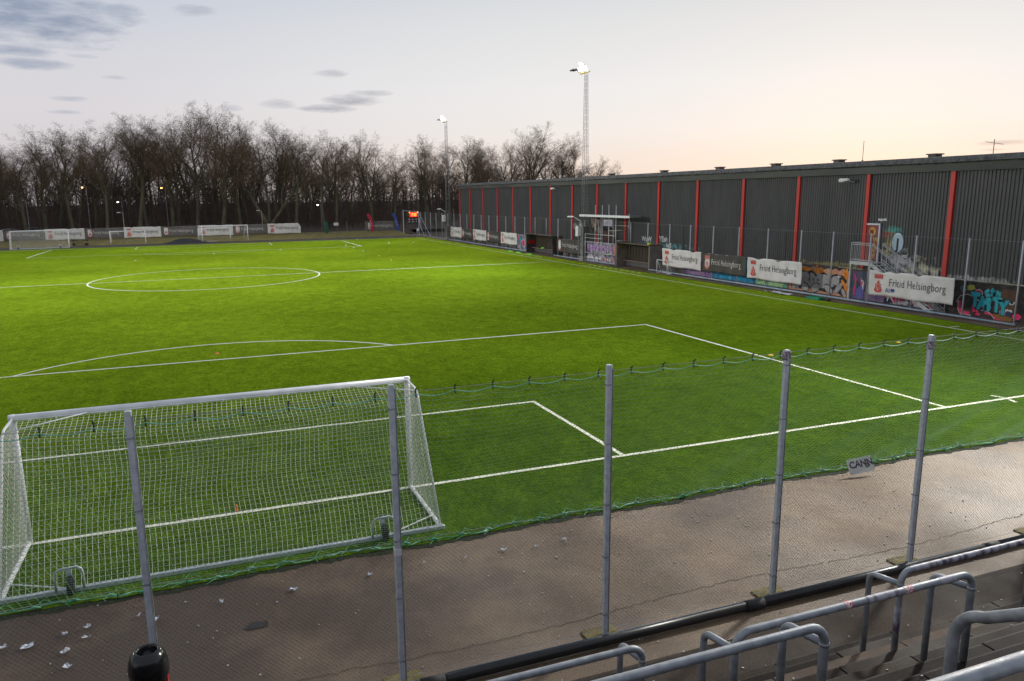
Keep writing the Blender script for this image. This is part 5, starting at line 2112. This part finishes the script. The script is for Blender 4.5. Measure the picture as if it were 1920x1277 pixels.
def car(x, y, rz, paint, label):
    t_ = thing('parked_car', label, 'car', (0, 0, 0), 'cars parked beyond the far fence')
    prof_b = [(-2.15, .35), (-2.2, .75), (-1.9, .92), (-.95, .98), (1.55, 1.0), (2.05, .95), (2.15, .6), (2.1, .35)]
    p_ = MB()
    n_ = len(prof_b)
    for hw in (.86,):
        vs_ = [(a, -hw, b) for a, b in prof_b] + [(a, hw, b) for a, b in prof_b] + [(a * .97, -hw + .08, b + .04) for a, b in prof_b] + [(a * .97, hw - .08, b + .04) for a, b in prof_b]
        fs = [(i, (i + 1) % n_, n_ + (i + 1) % n_, n_ + i) for i in range(n_)] + [tuple(range(n_ - 1, -1, -1)), tuple(range(n_, 2 * n_))]
        p_.add(vs_[:2 * n_], fs)
    roofp = [(-.75, 1.40), (-.45, 1.50), (.6, 1.52), (1.25, 1.42)]
    vs_ = [(a, s * .60, b) for s in (-1, 1) for a, b in roofp] + [(a, s * .60, b - .05) for s in (-1, 1) for a, b in roofp]
    p_.add(vs_, [(0, 1, 5, 4), (1, 2, 6, 5), (2, 3, 7, 6), (8, 12, 13, 9), (9, 13, 14, 10), (10, 14, 15, 11), (0, 8, 9, 1), (1, 9, 10, 2), (2, 10, 11, 3), (4, 5, 13, 12), (5, 6, 14, 13), (6, 7, 15, 14), (0, 4, 12, 8), (3, 11, 15, 7)])
    for s in (-1, 1):
        for a, b, c, d in ((-1.25, .98, -.72, 1.42), (.25, .99, .25, 1.5), (1.75, 1.0, 1.28, 1.42)):
            p_.tube([(a, s * .76, b), (c, s * .60, d)], .035, 5)
    p_.build('body', paint, t_)
    p_ = MB()
    lo_, up_ = [(-1.27, .97), (1.78, .99)], [(-.74, 1.39), (1.26, 1.41)]
    v = []
    for s in (-1, 1):
        v += [(lo_[0][0], s * .74, lo_[0][1]), (lo_[1][0], s * .74, lo_[1][1]), (up_[1][0], s * .58, up_[1][1]), (up_[0][0], s * .58, up_[0][1])]
    p_.add(v, [(0, 1, 2, 3), (7, 6, 5, 4), (0, 3, 7, 4), (1, 5, 6, 2)])
    p_.build('window', CARG, t_)
    for a in (-1.35, 1.3):
        for s in (-1, 1):
            p_ = MB()
            p_.tube([(a, s * .70, .32), (a, s * .88, .32)], .32, 14)
            p_.tube([(a, s * .88, .32), (a, s * .89, .32)], .2, 12, mi=1)
            p_.build('wheel', [RUBBER, GALV], t_)
    for s in (-1, 1):
        p_ = MB()
        p_.bevbox((-2.14, s * .62, .72), (.1, .32, .14), .02)
        p_.build('headlight', WHITE, t_)
    t_.location = (x, y, .6)
    t_.rotation_euler = (0, 0, rz)


car(-28.9, 143, R(12), mat('silver_blue_paint', (.30, .36, .44), None, rough=.25, metal=.5), 'silver car whose roof shows above the far fence, rightmost of three')
car(-32.4, 140, R(15), mat('white_car_paint', (.55, .58, .62), None, rough=.25), 'pale car whose roof shows above the far fence, middle of three')
car(-36.6, 141, R(8), mat('dark_car_paint', (.04, .05, .07), None, rough=.25, metal=.4), 'dark car whose roof shows above the far fence, leftmost of three')

# ================================================================== the bare wood
BARK = mat('grey_green_bark', (.075, .066, .042), (.125, .115, .070), 1.3, .95, bump=.6, bscale=9, stretch=(1, 1, .35))
BARKD = mat('dark_bark', (.040, .032, .026), (.075, .060, .048), 1.3, .95, stretch=(1, 1, .4))
TWIG = mat('brown_twigs', (.125, .080, .052), (.195, .130, .084), .35, .95)


def grow(seed, H, first, fork=False, spread=1.0, dens=1.0):
    """bare tree: mesh of trunk and main limbs, mesh of branches and twigs; root at the origin"""
    r_ = random.Random(seed)
    trunk, crown = MB(), MB()

    def branch(p0, d, ln, rad, lev):
        nseg = (9, 7, 5, 4, 3, 2)[lev]
        pts, rads = [p0], [rad]
        d = d.normalized()
        q = p0
        wob = (.045, .10, .16, .22, .28, .32)[lev]
        for i in range(nseg):
            d = (d + Vector((r_.gauss(0, wob), r_.gauss(0, wob), r_.gauss(0, wob * .6) + (.06, .10, .08, .07, .05, .03)[lev])))
            d.normalize()
            q = q + d * (ln / nseg)
            pts.append(q)
            rads.append(max(.0065, rad * (1 - (.72 if lev == 0 else .8) * (i + 1) / nseg)))
        if lev <= 1:
            trunk.tube(pts, rads, 8 if lev == 0 else 6, caps=False)
        elif lev == 2:
            crown.tube(pts, rads, 4, caps=False)
        else:
            for a, b, ra in zip(pts[:-1], pts[1:], rads):
                crown.line(a, b, ra)
        if lev >= 5:
            return
        nch = int((10 * dens, 6, 5, 5, 3)[lev] * (1 if lev else 1) + r_.random())
        st = first if lev == 0 else (.22, .22, .15, .1, .1)[lev]
        for k in range(nch):
            f = st + (1 - st) * (k + r_.random()) / nch
            i = min(nseg - 1, int(f * nseg))
            a, b = pts[i], pts[i + 1]
            pp = a + (b - a) * (f * nseg - i)
            dd = (b - a).normalized()
            sd_ = Vector((r_.gauss(0, 1), r_.gauss(0, 1), r_.gauss(0, .5)))
            sd_ = (sd_ - dd * sd_.dot(dd)).normalized()
            ang = R((r_.uniform(24, 50), r_.uniform(24, 50), r_.uniform(26, 55), r_.uniform(30, 70), r_.uniform(30, 70))[lev] * (spread if lev == 0 else 1))
            nd_ = dd * math.cos(ang) + sd_ * math.sin(ang)
            if lev == 0:
                l2 = H * r_.uniform(.30, .44) * (1.10 - .34 * (f - st) / (1 - st))
            else:
                l2 = ln * r_.uniform(.40, .66) * (1.15 - .45 * f)
            cr_ = rads[i] * r_.uniform(.5, .72)
            branch(pp, nd_, max(.35, l2), min(cr_, .13 if lev == 0 else cr_), lev + 1)
    if fork:
        trunk.tube([(0, 0, -.3), (0, 0, .4), (.05, 0, 1.6)], [.62, .46, .42], 9)
        branch(Vector((-.1, 0, 1.4)), Vector((-.32, .1, 1)), H * .80, .33, 0)
        branch(Vector((.15, 0, 1.4)), Vector((.62, -.1, 1)), H * .62, .30, 0)
        branch(Vector((.05, 0, 2.2)), Vector((.12, .3, 1)), H * .75, .22, 0)
    else:
        trunk.tube([(0, 0, -.3), (0, 0, .05), (0, 0, .6)], [.50, .40, .31], 9)
        branch(Vector((0, 0, .4)), Vector((r_.gauss(0, .05), r_.gauss(0, .05), 1)), H * .80, .31, 0)
    return trunk, crown


PROTO = []
for (sd_, H_, fi, fo, spd, dn) in ((1, 20, .34, False, 1.0, 1.0), (2, 20, .28, False, 1.05, 1.1), (3, 20, .42, False, .85, 1.0), (4, 20, .30, False, 1.15, 1.05), (5, 20, .25, True, .9, .6), (6, 20, .38, False, .9, 1.1), (8, 20, .20, False, 1.0, 1.0), (9, 20, .45, False, 1.0, .9)):
    a, b = grow(sd_, H_, fi, fo, spd, dn)
    mz = sorted(v[2] for v in b.v)[int(len(b.v) * .982)]
    t = thing('bare_tree', '-', 'tree', (0, 0, 0))
    a.build('trunk', BARK, t, True)
    b.build('crown', TWIG, t)
    PROTO.append([t, mz, False])

TREES = [(-32.1, 127.9, 15.8), (-26.9, 126.8, 15.3), (-24.6, 129.2, 17.7), (-20.2, 127.2, 18.1), (-15.2, 126.5, 18.8), (-10.3, 129.2, 20.7), (-9.2, 133.3, 20.1), (-5.3, 132.4, 19.8), (-1.0, 132.1, 22.8), (3.2, 127.8, 20.5), (6.4, 130.3, 19.6), (11.2, 128.2, 21.5), (16.0, 127.4, 18.4), (21.0, 126.8, 17.5), (23.3, 127.7, 17.4), (31.2, 133.4, 18.4), (35.5, 132.6, 14.7), (42.6, 132.5, 18.1), (50.1, 132.4, 17.6), (52.5, 127.5, 16.9), (57.4, 128.5, 16.4), (63.3, 131.0, 20.5), (71.3, 131.9, 18.7), (76.8, 132.8, 16.1),  (-37.1, 141.4, 15.5), (-35.8, 148.1, 16.7), (-31.7, 146.4, 14.9), (-29.0, 148.8, 17.8), (-25.7, 149.2, 18.1), (-22.3, 148.1, 18.1), (-19.2, 146.9, 17.9), (-16.7, 153.0, 21.0), (-13.3, 150.0, 21.5), (-8.8, 147.5, 20.3), (-4.1, 143.1, 21.8), (-2.0, 150.1, 23.7), (2.0, 152.0, 22.9), (6.3, 154.5, 21.7), (8.5, 143.7, 19.6), (13.6, 143.8, 21.1), (16.8, 147.3, 20.5), (22.7, 154.3, 17.6), (27.4, 155.4, 19.1), (30.7, 155.5, 17.1), (35.4, 155.1, 18.5), (47.3, 144.7, 18.1), (50.1, 142.2, 17.1), (57.1, 145.3, 18.1), (58.5, 142.7, 15.9), (64.9, 144.6, 18.2), (72.3, 146.8, 20.1), (72.2, 140.9, 19.1), (79.6, 142.4, 17.2), (-45.9, 174.2, 15.4), (-42.2, 184.7, 16.8), (-34.7, 171.4, 17.3), (-28.4, 167.7, 17.8), (-22.7, 173.5, 18.7), (-18.3, 167.6, 20.6), (-13.8, 182.0, 23.9), (-8.9, 183.3, 20.4), (0.6, 171.3, 22.1), (5.5, 180.2, 21.3), (10.4, 164.1, 21.7), (19.2, 182.7, 19.8), (23.1, 177.1, 17.9), (31.5, 180.7, 17.9), (38.0, 177.8, 18.9), (47.5, 184.0, 16.8), (55.3, 184.1, 16.3), (58.5, 182.7, 19.6), (68.6, 177.3, 18.8), (72.4, 176.6, 16.3)]
FRONTL = {0: 'bare tree at the far left edge of the wood, behind the leftmost banner', 1: 'bare tree directly right of the leftmost parked car', 2: 'bare tree behind the left full-size goal', 3: 'bare tree behind the white banner right of the left full-size goal',
          4: 'bare leaning-trunk tree left of the small lone goal', 5: 'bare front-row tree directly above the small lone goal', 6: 'bare tree just right of the small lone goal', 7: 'bare tree above the black tarpaulin heap', 8: 'tallest bare tree of the wood, behind the taller far goal',
          9: 'slender straight-trunked bare tree right of the tallest tree', 10: 'bare tree behind the grey banner right of the taller far goal', 11: 'broad two-stemmed oak forking low beside the unlit lamp post', 12: 'bare tree behind the folded-corner white banner', 13: 'straight mossy-trunked bare tree beside the slim green cabinet',
          14: 'bare tree right behind the small white sign', 15: 'rounded bare tree between the two feather flags', 16: 'low bare tree in the dip of the skyline behind the scoreboard', 17: 'bare tree left of the far floodlight mast',
          18: 'bare tree over the far left end of the warehouse roof', 19: 'second bare tree over the warehouse roof from its left end', 20: 'third bare tree over the warehouse roof from its left end', 21: 'tallest bare tree over the warehouse roof, rounded crown', 22: 'round-crowned bare tree left of the near floodlight mast', 23: 'last bare tree on the right, low branches crossing the near floodlight mast'}
TREES += [(81.5, 134.0, 14.6), (87.5, 140.0, 13.0)]
r_ = random.Random(77)
for k in range(44):
    x = -62 + k * 3.3 + r_.uniform(-1.2, 1.2)
    if x < 38 or x > 60:
        TREES.append((round(x, 1), round(158 + 34 * r_.random(), 1), r_.uniform(13.5, 17.5) if x > 20 else r_.uniform(14.5, 19)))
for i, (x, y, h_) in enumerate(TREES):
    if i == 11:
        k = 4
    else:
        k = r_.choice((0, 1, 2, 3, 5, 6, 7))
    root, mz, used = PROTO[k]
    sc = .975 * (h_ * (1.0 if i < 24 else r_.uniform(.86, 1.0))) / mz
    if i in FRONTL:
        lb, gr = FRONTL[i], 'front row of bare trees'
    elif x < 17 and y < 160:
        lb, gr = 'slim bare tree in the second row of the wood behind the banner row', 'second-row trees behind the banners'
    elif y < 160 and x < 40:
        lb, gr = 'slim bare tree in the second row behind the feather flags', 'second-row trees behind the feather flags'
    elif y < 160:
        lb, gr = 'slim bare tree in the second row above the warehouse roof', 'second-row trees above the warehouse'
    elif x < 40:
        lb, gr = 'distant bare tree at the back of the wood left of the warehouse', 'back-row trees left of the warehouse'
    else:
        lb, gr = 'distant bare tree at the back above the warehouse roof', 'back-row trees above the warehouse'
    wd = sc * r_.uniform(1.1, 1.35)
    rot = 0 if i == 11 else r_.uniform(0, 6.28)
    if not used:
        PROTO[k][2] = True
        root.location, root.rotation_euler, root.scale = (x, y, .58), (0, 0, rot), (wd, wd, sc)
        root['label'], root['group'] = lb, gr
    else:
        dup(root, (x, y, .58), rot, lb, gr, (wd, wd, sc))

# dense brushwood between and behind the trunks, far too much to count
p = MB()
r_ = random.Random(5)
for _ in range(5200):
    y = 127 + 75 * r_.random() ** .6
    x = r_.uniform(-75, 95) if r_.random() < .35 else r_.uniform(-60, 45)
    if 30 < x and y < 112:
        continue
    h_ = r_.uniform(1.8, 8.0) * (.6 + .9 * (y - 127) / 75)
    if r_.random() < .12:
        h_ *= 1.7
    rr = r_.uniform(.015, .045)
    a = Vector((x, y, .5))
    b = a + Vector((r_.gauss(0, .25), r_.gauss(0, .25), h_ * .55))
    c = b + Vector((r_.gauss(0, .35), r_.gauss(0, .35), h_ * .45))
    p.line(a, b, rr)
    p.line(b, c, rr * .6)
    for k in range(7):
        f = r_.uniform(.15, 1.0)
        s_ = a + (b - a) * (f * 1.8) if f < .55 else b + (c - b) * ((f - .55) / .45)
        e_ = s_ + Vector((r_.gauss(0, .8), r_.gauss(0, .8), r_.uniform(.2, 1.2)))
        p.line(s_, e_, .014)
        m_ = (s_ + e_) / 2
        p.line(m_, m_ + Vector((r_.gauss(0, .5), r_.gauss(0, .5), r_.uniform(-.1, .7))), .010)
struct('brushwood', p, mat('dark_brush', (.075, .050, .036), (.12, .082, .058), .35, .95), kind='stuff')
p = MB()
for _ in range(420):
    y = 190 + 70 * r_.random()
    x = r_.uniform(-90, 120)
    h_ = r_.uniform(9, 15)
    p.tube([(x, y, .3), (x + r_.gauss(0, .5), y, h_ * .6), (x + r_.gauss(0, .9), y, h_)], [.2, .13, .03], 5)
    for k in range(40):
        z = h_ * r_.uniform(.2, 1.0)
        s_ = Vector((x, y, z))
        e_ = s_ + Vector((r_.gauss(0, 1.8), r_.gauss(0, 1.2), r_.uniform(.2, 2.2)))
        p.line(s_, e_, .045)
struct('distant_wood', p, BARKD, kind='stuff')
